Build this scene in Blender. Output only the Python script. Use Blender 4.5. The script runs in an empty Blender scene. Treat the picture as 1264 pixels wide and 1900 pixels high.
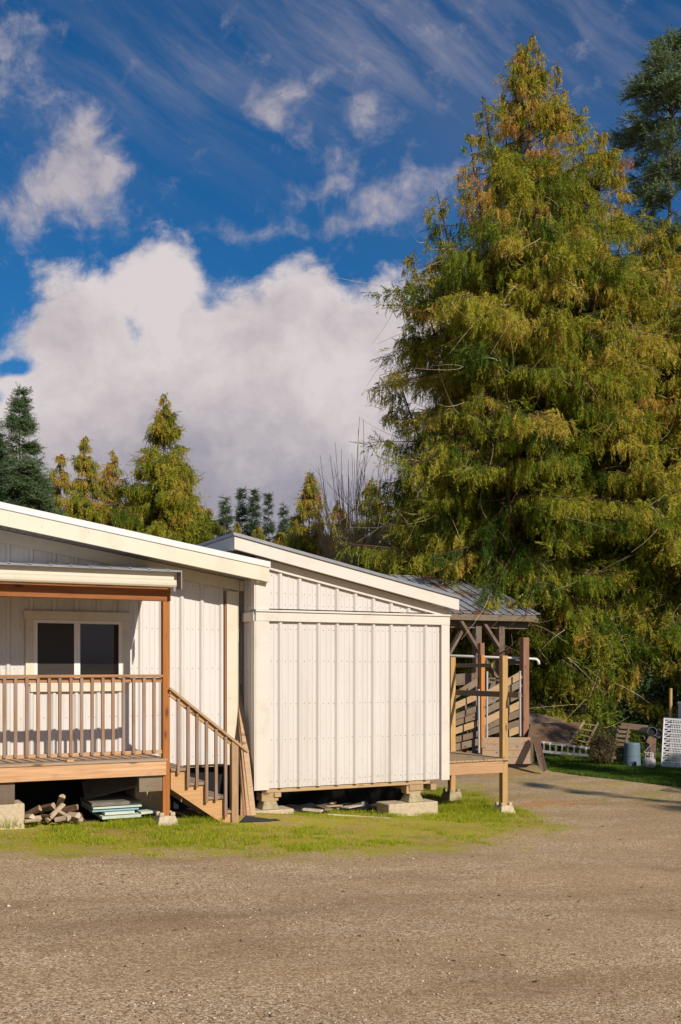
import bpy, math, random
import numpy as np
from mathutils import Vector, Matrix

S = bpy.context.scene
COL = S.collection
random.seed(7)

# ------------------------------------------------------------------ camera frame (world axes follow the buildings)
CAM = Vector((-3.69, -12.44, 1.95))
F = Vector((.4410, .8975, 0)); R_ = Vector((.8975, -.4410, 0))
FP, CX, HY = 1900.0, 632.0, 1240.0

def onY(px, py, Y):
    d = F + R_*((px-CX)/FP) + Vector((0, 0, (HY-py)/FP))
    return CAM + d*((Y-CAM.y)/d.y)
def X(px, Y): return onY(px, HY, Y).x
def Zz(px, py, Y): return onY(px, py, Y).z
def at(px, py, f):
    return CAM + F*f + R_*((px-CX)/FP*f) + Vector((0, 0, (HY-py)/FP*f))
def gz(x, y=0):
    a = -.055*max(-6.0, min(6.6, x))
    d = max(0, min(1, (y-5)/8.0))
    return a*(1-d) + (-.40)*d if x > 0 else a*(1-d) + (-.1)*d*0 + a*d
def gzv(x, y):
    a = -.055*np.clip(x, -6.0, 6.6)
    d = np.clip((y-5)/8.0, 0, 1)
    return np.where(x > 0, a*(1-d) - .40*d, a)
def onG(px, py):
    z = 0.0
    for _ in range(12):
        d = F + R_*((px-CX)/FP) + Vector((0, 0, (HY-py)/FP))
        p = CAM + d*((z-CAM.z)/d.z)
        z = gz(p.x, p.y)
    return Vector((p.x, p.y, z))
def gat(px, f):
    p = at(px, HY, f); p.z = gz(p.x, p.y); return p

# ------------------------------------------------------------------ mesh builder
class MB:
    def __init__(s): s.v = []; s.f = []; s.mi = []
    def add(s, vs, fs, mi=0):
        n = len(s.v); s.v += [tuple(v) for v in vs]; s.f += [tuple(i+n for i in f) for f in fs]; s.mi += [mi]*len(fs); return s
    def box(s, x0, x1, y0, y1, z0, z1, mi=0):
        vs = [(x, y, z) for x in (x0, x1) for y in (y0, y1) for z in (z0, z1)]
        return s.add(vs, [(0,1,3,2), (4,6,7,5), (0,4,5,1), (2,3,7,6), (0,2,6,4), (1,5,7,3)], mi)
    def beam(s, p0, p1, w, h, up=(0,0,1), mi=0, jag=0):
        p0 = Vector(p0); p1 = Vector(p1); d = (p1-p0).normalized(); u = Vector(up)
        a = d.cross(u).normalized(); b = a.cross(d).normalized()
        vs = []
        for p in (p0, p1):
            for i, j in ((-1,-1), (1,-1), (1,1), (-1,1)):
                vs.append(p + a*(i*w/2) + b*(j*h/2) + d*random.uniform(-jag, jag))
        return s.add(vs, [(0,1,2,3), (7,6,5,4), (0,4,5,1), (1,5,6,2), (2,6,7,3), (3,7,4,0)], mi)
    def prism(s, pts, off, mi=0):
        n = len(pts); off = Vector(off); a = [Vector(p) for p in pts]; b = [p+off for p in a]
        fs = [tuple(range(n))[::-1], tuple(range(n, 2*n))] + [(i, (i+1) % n, (i+1) % n+n, i+n) for i in range(n)]
        return s.add(a+b, fs, mi)
    def tube(s, pts, rs, n=8, mi=0, cap=True):
        pts = [Vector(p) for p in pts]
        if not hasattr(rs, '__len__'): rs = [rs]*len(pts)
        vs = []; fs = []
        d0 = (pts[1]-pts[0]).normalized()
        a = d0.cross(Vector((.31, .22, .93)) if abs(d0.z) < .9 else Vector((1, .1, 0))).normalized()
        for k, p in enumerate(pts):
            d = (pts[min(k+1, len(pts)-1)] - pts[max(k-1, 0)]).normalized()
            a = (a - d*a.dot(d)).normalized(); b = d.cross(a)
            for i in range(n):
                t = 2*math.pi*i/n
                vs.append(p + (a*math.cos(t)+b*math.sin(t))*rs[k])
        for k in range(len(pts)-1):
            for i in range(n):
                j = (i+1) % n
                fs.append((k*n+i, k*n+j, (k+1)*n+j, (k+1)*n+i))
        if cap:
            fs.append(tuple(range(n))[::-1]); fs.append(tuple((len(pts)-1)*n+i for i in range(n)))
        return s.add(vs, fs, mi)
    def lathe(s, c, prof, n=24, mi=0):
        c = Vector(c); vs = []; fs = []
        for r, z in prof:
            for i in range(n):
                t = 2*math.pi*i/n; vs.append(c+Vector((r*math.cos(t), r*math.sin(t), z)))
        for k in range(len(prof)-1):
            for i in range(n):
                j = (i+1) % n; fs.append((k*n+i, k*n+j, (k+1)*n+j, (k+1)*n+i))
        fs.append(tuple(range(n))[::-1]); fs.append(tuple((len(prof)-1)*n+i for i in range(n)))
        return s.add(vs, fs, mi)
    def build(s, name, mat, parent=None, origin=None, bev=0, smooth=False):
        o0 = Vector(origin) if origin is not None else Vector((0,0,0))
        if parent is not None:
            q = parent
            while q is not None: o0 = o0 + q.location; q = q.parent
            o0 = o0 - (Vector(origin) if origin is not None else Vector((0,0,0)))
        me = bpy.data.meshes.new(name)
        me.from_pydata([(v[0]-o0.x, v[1]-o0.y, v[2]-o0.z) for v in s.v], [], s.f)
        mats = mat if isinstance(mat, (list, tuple)) else [mat]
        for m in mats: me.materials.append(m)
        if len(mats) > 1: me.polygons.foreach_set('material_index', s.mi)
        if smooth: me.polygons.foreach_set('use_smooth', [True]*len(me.polygons))
        me.update()
        o = bpy.data.objects.new(name, me); COL.objects.link(o)
        if parent is not None: o.parent = parent
        elif origin is not None: o.location = origin
        if bev:
            b = o.modifiers.new('bevel', 'BEVEL'); b.width = bev; b.segments = 1; b.limit_method = 'ANGLE'; b.angle_limit = .7
        return o

def tag(o, label=None, cat=None, group=None, kind=None):
    if label: o['label'] = label
    if cat: o['category'] = cat
    if group: o['group'] = group
    if kind: o['kind'] = kind
    return o
def thing(name, loc, label, cat, group=None):
    o = bpy.data.objects.new(name, None); COL.objects.link(o); o.location = loc; o.empty_display_size = .2
    return tag(o, label, cat, group)

def npmesh(name, verts, tri, mat, parent=None, loc=(0,0,0), attrs=None, k=3):
    """verts (N,3), tri (M,k)"""
    q = parent; off = np.array(loc, float)
    if parent is not None:
        off = np.array(parent.location, float)
    me = bpy.data.meshes.new(name)
    nv, nf = len(verts), len(tri)
    me.vertices.add(nv); me.vertices.foreach_set('co', (verts-off).astype(np.float32).ravel())
    me.loops.add(nf*k); me.loops.foreach_set('vertex_index', tri.astype(np.int32).ravel())
    me.polygons.add(nf); me.polygons.foreach_set('loop_start', np.arange(0, nf*k, k, dtype=np.int32))
    if attrs:
        for an, av in attrs.items():
            dom = 'FACE' if len(av) == nf else 'POINT'
            a = me.attributes.new(an, 'FLOAT', dom); a.data.foreach_set('value', av.astype(np.float32))
    me.materials.append(mat)
    me.update(calc_edges=True)
    o = bpy.data.objects.new(name, me); COL.objects.link(o)
    if parent is not None: o.parent = parent
    else: o.location = loc
    return o

# ------------------------------------------------------------------ materials
def newmat(name):
    m = bpy.data.materials.new(name); m.use_nodes = True
    nt = m.node_tree; bs = nt.nodes['Principled BSDF']; return m, nt, bs
class G:
    def __init__(s, nt): s.nt = nt
    def n(s, t, **kw):
        nd = s.nt.nodes.new(t)
        for k, v in kw.items():
            if k.startswith('i_'): nd.inputs[k[2:].replace('_', ' ')].default_value = v
            else: setattr(nd, k, v)
        return nd
    def l(s, a, b): s.nt.links.new(a, b)
    def _in(s, sock, v):
        if isinstance(v, (int, float)): sock.default_value = v
        elif isinstance(v, (tuple, list)): sock.default_value = v
        else: s.l(v, sock)
    def m(s, op, a, b=0.0, c=None, clamp=False):
        nd = s.n('ShaderNodeMath', operation=op, use_clamp=clamp)
        s._in(nd.inputs[0], a); s._in(nd.inputs[1], b)
        if c is not None: s._in(nd.inputs[2], c)
        return nd.outputs[0]
    def vm(s, op, a, b=(0,0,0)):
        nd = s.n('ShaderNodeVectorMath', operation=op)
        s._in(nd.inputs[0], a); s._in(nd.inputs[1], b)
        return nd.outputs['Value'] if op in ('DOT_PRODUCT', 'LENGTH') else nd.outputs[0]
    def noise(s, vec, scale, detail=3, rough=.5, dist=0, out='Fac'):
        nd = s.n('ShaderNodeTexNoise'); nd.inputs['Scale'].default_value = scale; nd.inputs['Detail'].default_value = detail
        nd.inputs['Roughness'].default_value = rough; nd.inputs['Distortion'].default_value = dist
        if vec is not None: s.l(vec, nd.inputs['Vector'])
        return nd.outputs[out]
    def ramp(s, fac, stops, interp='LINEAR'):
        nd = s.n('ShaderNodeValToRGB'); cr = nd.color_ramp; cr.interpolation = interp
        while len(cr.elements) > 1: cr.elements.remove(cr.elements[-1])
        cr.elements[0].position = stops[0][0]; cr.elements[0].color = c4(stops[0][1])
        for p, c in stops[1:]:
            e = cr.elements.new(p); e.color = c4(c)
        s.l(fac, nd.inputs[0]); return nd.outputs[0]
    def mix(s, fac, a, b, mode='MIX'):
        nd = s.n('ShaderNodeMix', data_type='RGBA', blend_type=mode)
        s._in(nd.inputs[0], fac)
        for i, v in ((6, a), (7, b)):
            if isinstance(v, (tuple, list)): nd.inputs[i].default_value = c4(v)
            else: s.l(v, nd.inputs[i])
        return nd.outputs[2]
    def smooth(s, v, a, b):
        nd = s.n('ShaderNodeMapRange', interpolation_type='SMOOTHSTEP'); s._in(nd.inputs[0], v)
        nd.inputs[1].default_value = a; nd.inputs[2].default_value = b; nd.inputs[3].default_value = 0; nd.inputs[4].default_value = 1
        return nd.outputs[0]
    def bump(s, h, strength, dist, bs):
        nd = s.n('ShaderNodeBump'); nd.inputs['Strength'].default_value = strength; nd.inputs['Distance'].default_value = dist
        s.l(h, nd.inputs['Height']); s.l(nd.outputs[0], bs.inputs['Normal'])
def c4(c):
    if isinstance(c, (int, float)): return (c, c, c, 1)
    return tuple(c) if len(c) == 4 else (c[0], c[1], c[2], 1)
def coord(g, kind='Object'): return g.n('ShaderNodeTexCoord').outputs[kind]
def mapped(g, v, sc=(1,1,1), rot=(0,0,0), loc=(0,0,0)):
    nd = g.n('ShaderNodeMapping'); nd.inputs['Scale'].default_value = sc; nd.inputs['Rotation'].default_value = rot; nd.inputs['Location'].default_value = loc
    g.l(v, nd.inputs['Vector']); return nd.outputs[0]

def wood(name, base, dark, axis='x', knots=True, grey=None, rough=.7, var=.12):
    m, nt, bs = newmat(name); g = G(nt)
    oi = g.n('ShaderNodeObjectInfo').outputs['Random']
    cc = g.vm('ADD', coord(g), g.vm('MULTIPLY', g.n('ShaderNodeCombineXYZ').outputs[0], (0,0,0)))
    off = g.n('ShaderNodeCombineXYZ'); g.l(g.m('MULTIPLY', oi, 13.7), off.inputs[0]); g.l(g.m('MULTIPLY', oi, 7.3), off.inputs[2])
    cc = g.vm('ADD', cc, off.outputs[0])
    sc = {'x': (1.6, 28, 28), 'y': (28, 1.6, 28), 'z': (28, 28, 1.6)}[axis]
    mp = mapped(g, cc, sc)
    gr = g.noise(mp, 1.0, 5, .65, .6)
    fine = g.noise(mapped(g, cc, tuple(k*3 for k in sc)), 1.0, 3, .6)
    blot = g.noise(cc, 2.3, 3, .6)
    col = g.ramp(gr, [(.25, dark), (.5, tuple((a+b)/2 for a, b in zip(base, dark))), (.72, base)])
    col = g.mix(g.smooth(fine, .45, .75), col, tuple(c*.72 for c in base))
    if grey: col = g.mix(g.m('MULTIPLY', g.smooth(blot, .38, .66), .75), col, grey)
    if knots:
        vn = g.n('ShaderNodeTexVoronoi'); vn.inputs['Scale'].default_value = 1.0
        ks = {'x': (2.6, 7, 7), 'y': (7, 2.6, 7), 'z': (7, 7, 2.6)}[axis]
        g.l(mapped(g, cc, ks), vn.inputs['Vector'])
        kk = g.m('SUBTRACT', 1.0, g.smooth(vn.outputs['Distance'], .05, .24))
        col = g.mix(g.m('MULTIPLY', kk, .8), col, tuple(c*.25 for c in dark))
    hs = g.n('ShaderNodeHueSaturation'); g.l(col, hs.inputs['Color'])
    g.l(g.m('MULTIPLY_ADD', oi, 2*var, 1-var), hs.inputs['Value'])
    g.l(hs.outputs[0], bs.inputs['Base Color']); bs.inputs['Roughness'].default_value = rough
    g.bump(g.m('ADD', gr, g.m('MULTIPLY', fine, .5)), .35, .004, bs)
    return m
def paint(name, col, dirt=(.35,.28,.18), amt=.35, rough=.55, grime_scale=3.0, specks=True):
    m, nt, bs = newmat(name); g = G(nt); cc = coord(g)
    n1 = g.noise(cc, grime_scale, 6, .65); n2 = g.noise(mapped(g, cc, (3, 30, 30)), 1, 4, .6)
    c = g.mix(g.m('MULTIPLY', g.smooth(n1, .45, .8), amt), col, dirt)
    c = g.mix(g.m('MULTIPLY', g.smooth(n2, .5, .8), .14), c, tuple(k*.6 for k in col))
    if specks:
        vn = g.n('ShaderNodeTexVoronoi'); vn.inputs['Scale'].default_value = 9.0; g.l(cc, vn.inputs['Vector'])
        k = g.m('MULTIPLY', g.m('SUBTRACT', 1.0, g.smooth(vn.outputs['Distance'], .03, .09)), g.smooth(g.noise(cc, 3.1, 2), .5, .6))
        c = g.mix(g.m('MULTIPLY', k, .75), c, (.12,.09,.06))
    g.l(c, bs.inputs['Base Color']); bs.inputs['Roughness'].default_value = rough
    g.bump(n2, .2, .003, bs)
    return m
def metal_siding(name, col):
    m, nt, bs = newmat(name); g = G(nt); cc = coord(g)
    n1 = g.noise(mapped(g, cc, (2.5, 2.5, .35)), 1.3, 5, .6); n2 = g.noise(cc, 16, 4, .6)
    c = g.mix(g.m('MULTIPLY', g.smooth(n1, .40, .75), .30), col, (.42,.36,.28))
    c = g.mix(g.m('MULTIPLY', g.smooth(n2, .55, .85), .16), c, (.4,.34,.26))
    n3 = g.noise(cc, 70, 2, .5)
    c = g.mix(g.m('MULTIPLY', g.smooth(n3, .66, .76), .4), c, (.3,.24,.16))
    # mud splash towards the foot of the panels
    sx = g.n('ShaderNodeSeparateXYZ'); g.l(g.n('ShaderNodeNewGeometry').outputs['Position'], sx.inputs[0])
    foot = g.m('SUBTRACT', 1.0, g.smooth(sx.outputs[2], .25, .85))
    c = g.mix(g.m('MULTIPLY', g.m('MULTIPLY', foot, g.smooth(n2, .4, .7)), .18), c, (.3,.25,.15))
    g.l(c, bs.inputs['Base Color']); bs.inputs['Roughness'].default_value = .42; bs.inputs['Specular IOR Level'].default_value = .4
    g.bump(g.noise(mapped(g, cc, (1, 1, .4)), 3.0, 2), .12, .01, bs)
    return m
def plain(name, col, rough=.6, metal=0, noise=.2, nscale=12, spec=.5):
    m, nt, bs = newmat(name); g = G(nt); cc = coord(g)
    n1 = g.noise(cc, nscale, 5, .65)
    c = g.mix(g.m('MULTIPLY', g.smooth(n1, .35, .75), noise*2), col, tuple(k*.45 for k in col))
    g.l(c, bs.inputs['Base Color']); bs.inputs['Roughness'].default_value = rough; bs.inputs['Metallic'].default_value = metal
    bs.inputs['Specular IOR Level'].default_value = spec
    g.bump(n1, .2, .005, bs)
    return m

M = {}
M['siding'] = metal_siding('white_siding', (.66,.635,.605))
M['siding2'] = metal_siding('shed_siding', (.62,.59,.56))
M['screw'] = plain('screw_head', (.25,.22,.2), .5, .3)
M['cream'] = paint('cream_trim', (.68,.62,.49), amt=.3)
M['whitetrim'] = paint('white_trim', (.66,.61,.54), amt=.25)
M['cap'] = plain('white_metal_cap', (.72,.71,.70), .35, 0, .08)
M['capgrey'] = plain('grey_metal_cap', (.30,.31,.33), .4, .5, .15)
M['soffit'] = plain('soffit_metal', (.30,.27,.25), .5, 0, .15)
M['brown'] = wood('stained_wood', (.46,.17,.03), (.24,.075,.012), 'z', var=.05)
M['brownx'] = wood('stained_beam', (.36,.12,.02), (.17,.05,.008), 'x', var=.05)
M['cedarx'] = wood('cedar_rim', (.66,.41,.22), (.34,.17,.075), 'x')
M['rail'] = wood('rail_wood', (.48,.25,.11), (.22,.10,.04), 'x')
M['bal'] = wood('baluster_wood', (.38,.22,.12), (.20,.11,.06), 'z', grey=(.27,.21,.18), knots=False)
M['deckx'] = wood('deck_boards', (.52,.34,.20), (.34,.21,.12), 'x', grey=(.36,.29,.22))
M['stair'] = wood('stair_wood', (.64,.38,.17), (.40,.21,.08), 'x')
M['newel'] = wood('newel_wood', (.48,.31,.17), (.27,.16,.08), 'z')
M['tread'] = wood('weathered_tread', (.40,.28,.18), (.2,.14,.09), 'y', grey=(.25,.2,.16))
M['lumz'] = wood('treated_post', (.56,.36,.13), (.34,.2,.07), 'z')
M['lumx'] = wood('lumber', (.55,.38,.2), (.34,.22,.11), 'x')
M['lumy'] = wood('lumber_y', (.50,.36,.2), (.30,.2,.11), 'y')
M['orange'] = wood('orange_post', (.62,.26,.05), (.36,.13,.025), 'z')
M['redwood'] = wood('red_post', (.36,.18,.1), (.2,.09,.05), 'z')
M['oldx'] = wood('old_board', (.24,.17,.10), (.12,.08,.05), 'x', grey=(.2,.17,.13))
M['oldz'] = wood('old_post', (.20,.13,.08), (.10,.06,.035), 'z', grey=(.17,.14,.11))
M['ply'] = wood('wet_plywood', (.20,.115,.06), (.09,.05,.03), 'x', grey=(.15,.1,.07))
M['concrete'] = plain('concrete', (.56,.46,.32), .9, 0, .25, 20, .2)
M['mossycon'] = plain('mossy_concrete', (.42,.36,.22), .9, 0, .4, 9, .2)
M['foamtop'] = plain('dusty_sheet', (.2,.19,.16), .9, 0, .3, 6, .2)
M['foam'] = plain('pale_green_panel', (.55,.62,.52), .8, 0, .12, 9, .2)
M['foamblue'] = plain('blue_panel', (.25,.45,.55), .8, 0, .15)
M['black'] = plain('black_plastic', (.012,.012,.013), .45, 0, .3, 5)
M['rubber'] = plain('black_mat', (.02,.02,.022), .9, 0, .3, 60)
M['pvc'] = plain('white_pipe', (.75,.72,.68), .4, 0, .1)
M['galv'] = plain('galvanised_pipe', (.55,.56,.58), .45, .4, .15)
M['alu'] = plain('aluminium', (.62,.62,.60), .35, .8, .15)
M['bark'] = plain('firewood_bark', (.16,.10,.06), .95, 0, .5, 18, .1)
M['split'] = plain('split_wood', (.50,.38,.26), .85, 0, .3, 25, .2)
M['splitpale'] = plain('pale_split_wood', (.62,.52,.42), .85, 0, .25, 25, .2)
M['greybin'] = plain('grey_plastic', (.13,.19,.24), .55, 0, .15, 4)
M['tank'] = plain('tank_paint', (.50,.46,.42), .5, 0, .35, 14)
M['steel'] = plain('galvanised_duct', (.28,.32,.36), .4, .6, .25, 6)
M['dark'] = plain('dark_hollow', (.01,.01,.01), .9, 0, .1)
M['crate'] = plain('white_plastic', (.60,.60,.63), .5, 0, .12)
M['frame'] = plain('white_vinyl', (.8,.77,.72), .4, 0, .05)

def glass_mat(name, screen):
    m, nt, bs = newmat(name); g = G(nt); cc = coord(g)
    if screen:
        bs.inputs['Base Color'].default_value = (.035,.030,.026,1); bs.inputs['Roughness'].default_value = .45
        bs.inputs['Specular IOR Level'].default_value = .25
        vn = g.noise(cc, 260, 1); g.bump(vn, .2, .002, bs)
    else:
        n = g.noise(mapped(g, cc, (2, 2, 9), (0, .5, 0)), 3.0, 6, .7, 1.2)
        sm = g.smooth(n, .62, .78)
        c = g.mix(g.m('MULTIPLY', sm, .55), (.012,.011,.010), (.3,.28,.24))  # pale streaks painted into the glass colour in place of reflections
        g.l(c, bs.inputs['Base Color'])
        g.l(g.m('MULTIPLY_ADD', sm, .4, .04), bs.inputs['Roughness'])
        bs.inputs['Specular IOR Level'].default_value = .7
    return m
M['screen'] = glass_mat('screened_glass', True); M['glass'] = glass_mat('window_glass', False)

def roof_metal(name, debris):
    m, nt, bs = newmat(name); g = G(nt); cc = coord(g)
    n1 = g.noise(cc, 2.2, 5, .6); n2 = g.noise(mapped(g, cc, (1.2, 2.6, 2.6)), 1.0, 6, .75, .6)
    c = g.mix(g.smooth(n1, .3, .7), (.22,.25,.29), (.34,.36,.40))
    if debris: c = g.mix(g.smooth(n2, .50, .58), c, g.mix(g.noise(cc, 30, 3), (.10,.035,.012), (.30,.12,.045)))
    g.l(c, bs.inputs['Base Color']); bs.inputs['Roughness'].default_value = .45; bs.inputs['Metallic'].default_value = .25
    return m
M['roofgrey'] = roof_metal('grey_roof', False); M['roofdeb'] = roof_metal('roof_with_needles', True)

def leafmat(name, stops, transl=.35, rough=.6):
    m, nt, bs = newmat(name); g = G(nt)
    a = g.n('ShaderNodeAttribute', attribute_name='tone').outputs['Fac']
    c = g.ramp(a, stops)
    g.l(c, bs.inputs['Base Color']); bs.inputs['Roughness'].default_value = rough; bs.inputs['Specular IOR Level'].default_value = .2
    tr = g.n('ShaderNodeBsdfTranslucent'); g.l(g.mix(1.0, c, (1.0,1.0,.6), 'MULTIPLY'), tr.inputs['Color'])
    mx = g.n('ShaderNodeMixShader'); mx.inputs[0].default_value = transl
    g.l(bs.outputs[0], mx.inputs[1]); g.l(tr.outputs[0], mx.inputs[2])
    g.l(mx.outputs[0], nt.nodes['Material Output'].inputs['Surface'])
    return m
M['cedarleaf'] = leafmat('cedar_foliage', [(0, (.045,.10,.014)), (.22, (.15,.22,.018)), (.48, (.40,.40,.035)), (.74, (.60,.44,.09)), (1, (.52,.23,.07))], .38)
M['firleaf'] = leafmat('fir_foliage', [(0, (.03,.06,.022)), (.5, (.07,.12,.05)), (1, (.15,.22,.12))], .25)
M['spruceleaf'] = leafmat('blue_spruce_foliage', [(0, (.035,.08,.022)), (.5, (.11,.17,.065)), (1, (.24,.31,.19))], .25)
M['grassleaf'] = leafmat('grass_blades', [(0, (.12,.18,.01)), (.45, (.30,.39,.015)), (.75, (.48,.47,.025)), (1, (.52,.38,.12))], .35)
M['lawnleaf'] = leafmat('lawn_blades', [(0, (.04,.09,.01)), (.6, (.09,.17,.015)), (1, (.17,.24,.03))], .3)
M['brushleaf'] = leafmat('brush_leaves', [(0, (.05,.07,.02)), (.5, (.12,.09,.03)), (1, (.22,.16,.08))], .2)
M['barkc'] = plain('cedar_bark', (.13,.08,.05), .95, 0, .4, 8, .1)
M['barkg'] = plain('grey_bark', (.22,.17,.12), .95, 0, .3, 8, .1)
M['stem'] = plain('pale_stem', (.36,.28,.20), .9, 0, .2, 8, .1)
M['twig'] = plain('bare_twig', (.50,.40,.27), .9, 0, .2, 8, .1)

# ------------------------------------------------------------------ ground
def ground_mat():
    m, nt, bs = newmat('gravel_and_moss'); g = G(nt); cc = coord(g)
    v1 = g.n('ShaderNodeTexVoronoi'); v1.inputs['Scale'].default_value = 82; g.l(g.vm('ADD', cc, g.vm('MULTIPLY', g.noise(cc, 40, 2, out='Color'), (.02,.02,.02))), v1.inputs['Vector'])
    v2 = g.n('ShaderNodeTexVoronoi'); v2.inputs['Scale'].default_value = 36; g.l(cc, v2.inputs['Vector'])
    sep = g.n('ShaderNodeSeparateColor'); g.l(v1.outputs['Color'], sep.inputs[0])
    stone = g.ramp(g.m('ADD', g.m('MULTIPLY', sep.outputs[0], .9), g.m('MULTIPLY', g.noise(cc, 9, 5, .7), .16)), [(0, (.14,.085,.045)), (.30, (.35,.25,.15)), (.62, (.51,.39,.255)), (.85, (.67,.55,.39)), (1, (.84,.75,.60))])
    sep2 = g.n('ShaderNodeSeparateColor'); g.l(v2.outputs['Color'], sep2.inputs[0])
    big = g.m('MULTIPLY', g.m('GREATER_THAN', sep2.outputs[1], .86), g.m('SUBTRACT', 1.0, g.smooth(v2.outputs['Distance'], .22, .34)))
    stone = g.mix(big, stone, g.ramp(sep2.outputs[0], [(0, (.24,.18,.11)), (1, (.62,.52,.38))]))
    dirt = g.mix(g.noise(cc, 120, 2), (.28,.19,.105), (.47,.33,.19))
    patch = g.noise(mapped(g, cc, (.5, 1.1, 1), (0, 0, .5)), 1.0, 6, .6, .4)
    c = g.mix(g.m('MULTIPLY', g.smooth(patch, .42, .62), .42), stone, dirt)
    tr = g.noise(mapped(g, cc, (.12, .8, 1), (0, 0, .1)), 1.0, 4, .6)
    c = g.mix(g.m('MULTIPLY', g.smooth(tr, .5, .66), .30), c, (.24,.155,.075))
    A = lambda n: g.n('ShaderNodeAttribute', attribute_name=n).outputs['Fac']
    moss = A('moss'); lawn = A('lawn'); soil = A('soil'); rust = A('rust')
    nb = g.noise(cc, 1.5, 5, .65); nf = g.noise(cc, 11, 5, .7); nff = g.noise(cc, 55, 3, .7)
    mm = g.m('ADD', moss, g.m('ADD', g.m('MULTIPLY', g.m('SUBTRACT', nb, .5), 1.5), g.m('MULTIPLY', g.m('SUBTRACT', nf, .5), 1.2)))
    mm = g.m('ADD', mm, g.m('MULTIPLY', g.m('SUBTRACT', nff, .5), .8))
    mc = g.ramp(g.m('ADD', g.m('MULTIPLY', nb, .55), g.m('MULTIPLY', nf, .45)), [(.36, (.32,.18,.06)), (.46, (.44,.34,.035)), (.54, (.44,.43,.02)), (.68, (.30,.40,.016))])
    mc = g.mix(g.m('MULTIPLY', nff, .5), mc, (.17,.17,.02))
    c = g.mix(g.m('MULTIPLY', g.m('MULTIPLY', g.smooth(mm, .40, .80), g.m('SUBTRACT', 1.0, g.m('MULTIPLY', g.smooth(g.noise(cc, 7, 5, .75), .50, .62), .65))), .95), c, mc)
    rr = g.m('ADD', rust, g.m('MULTIPLY', g.m('SUBTRACT', nf, .5), 1.4))
    c = g.mix(g.m('MULTIPLY', g.smooth(rr, .3, 1.0), .6), c, (.50,.22,.05))
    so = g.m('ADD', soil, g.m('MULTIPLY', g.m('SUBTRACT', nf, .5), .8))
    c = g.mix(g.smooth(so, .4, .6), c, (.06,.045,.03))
    lw = g.m('ADD', lawn, g.m('MULTIPLY', g.m('SUBTRACT', nf, .5), .7))
    c = g.mix(g.smooth(lw, .4, .6), c, g.mix(nff, (.08,.14,.012), (.16,.23,.02)))
    worn = g.noise(mapped(g, cc, (.30, .75, 1), (0, 0, .25)), 1.0, 7, .72)
    c = g.mix(1.0, c, (.96,.90,.80), 'MULTIPLY')
    c = g.mix(g.m('MULTIPLY', g.smooth(worn, .50, .62), .24), c, (.13,.08,.04))
    g.l(c, bs.inputs['Base Color']); bs.inputs['Roughness'].default_value = .92; bs.inputs['Specular IOR Level'].default_value = .15
    h = g.m('ADD', g.m('MULTIPLY', v1.outputs['Distance'], -.9), g.m('ADD', g.m('MULTIPLY', nff, .5), g.m('MULTIPLY', big, .8)))
    h = g.m('ADD', h, g.m('MULTIPLY', patch, 2.0))
    g.bump(h, .6, .007, bs)
    return m
M['ground'] = ground_mat()

def poly_sdf(x, y, poly):
    """positive inside, metres"""
    P = np.array([(p[0], p[1]) for p in poly]); n = len(P)
    d = np.full(x.shape, 1e9); inside = np.zeros(x.shape, bool)
    for i in range(n):
        a = P[i]; b = P[(i+1) % n]; e = b-a
        wx = x-a[0]; wy = y-a[1]
        t = np.clip((wx*e[0]+wy*e[1])/(e@e), 0, 1)
        d = np.minimum(d, np.hypot(wx-e[0]*t, wy-e[1]*t))
        c = ((a[1] > y) != (b[1] > y)) & (x < (b[0]-a[0])*(y-a[1])/((b[1]-a[1])+1e-12)+a[0])
        inside ^= c
    return np.where(inside, d, -d)
moss_poly = [onG(*p) for p in [(-420,1600), (-100,1592), (150,1592), (330,1588), (500,1590), (650,1594), (800,1588), (900,1572), (985,1556), (1060,1538), (1030,1515), (965,1500), (955,1478), (900,1462)]]
moss_poly += [Vector((4.4, 3.5, 0)), Vector((1.7, 1.6, 0)), Vector((1.4, 1.0, 0)), Vector((-7, .35, 0))]
lawn_poly = [onG(*p) for p in [(905,1416), (985,1416), (1020,1431), (1100,1441), (1180,1451), (1264,1459), (1420,1470)]] + [gat(1500, 27), gat(1000, 28), gat(905, 26)]
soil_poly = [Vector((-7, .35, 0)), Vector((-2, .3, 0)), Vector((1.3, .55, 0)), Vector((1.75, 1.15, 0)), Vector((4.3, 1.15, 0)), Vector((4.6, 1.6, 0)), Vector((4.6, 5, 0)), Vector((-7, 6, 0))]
rust_c = [(onG(1010, 1494), .9, .35), (onG(1080, 1494), .7, .2), (onG(960, 1437), 1.2, .5)]

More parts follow.
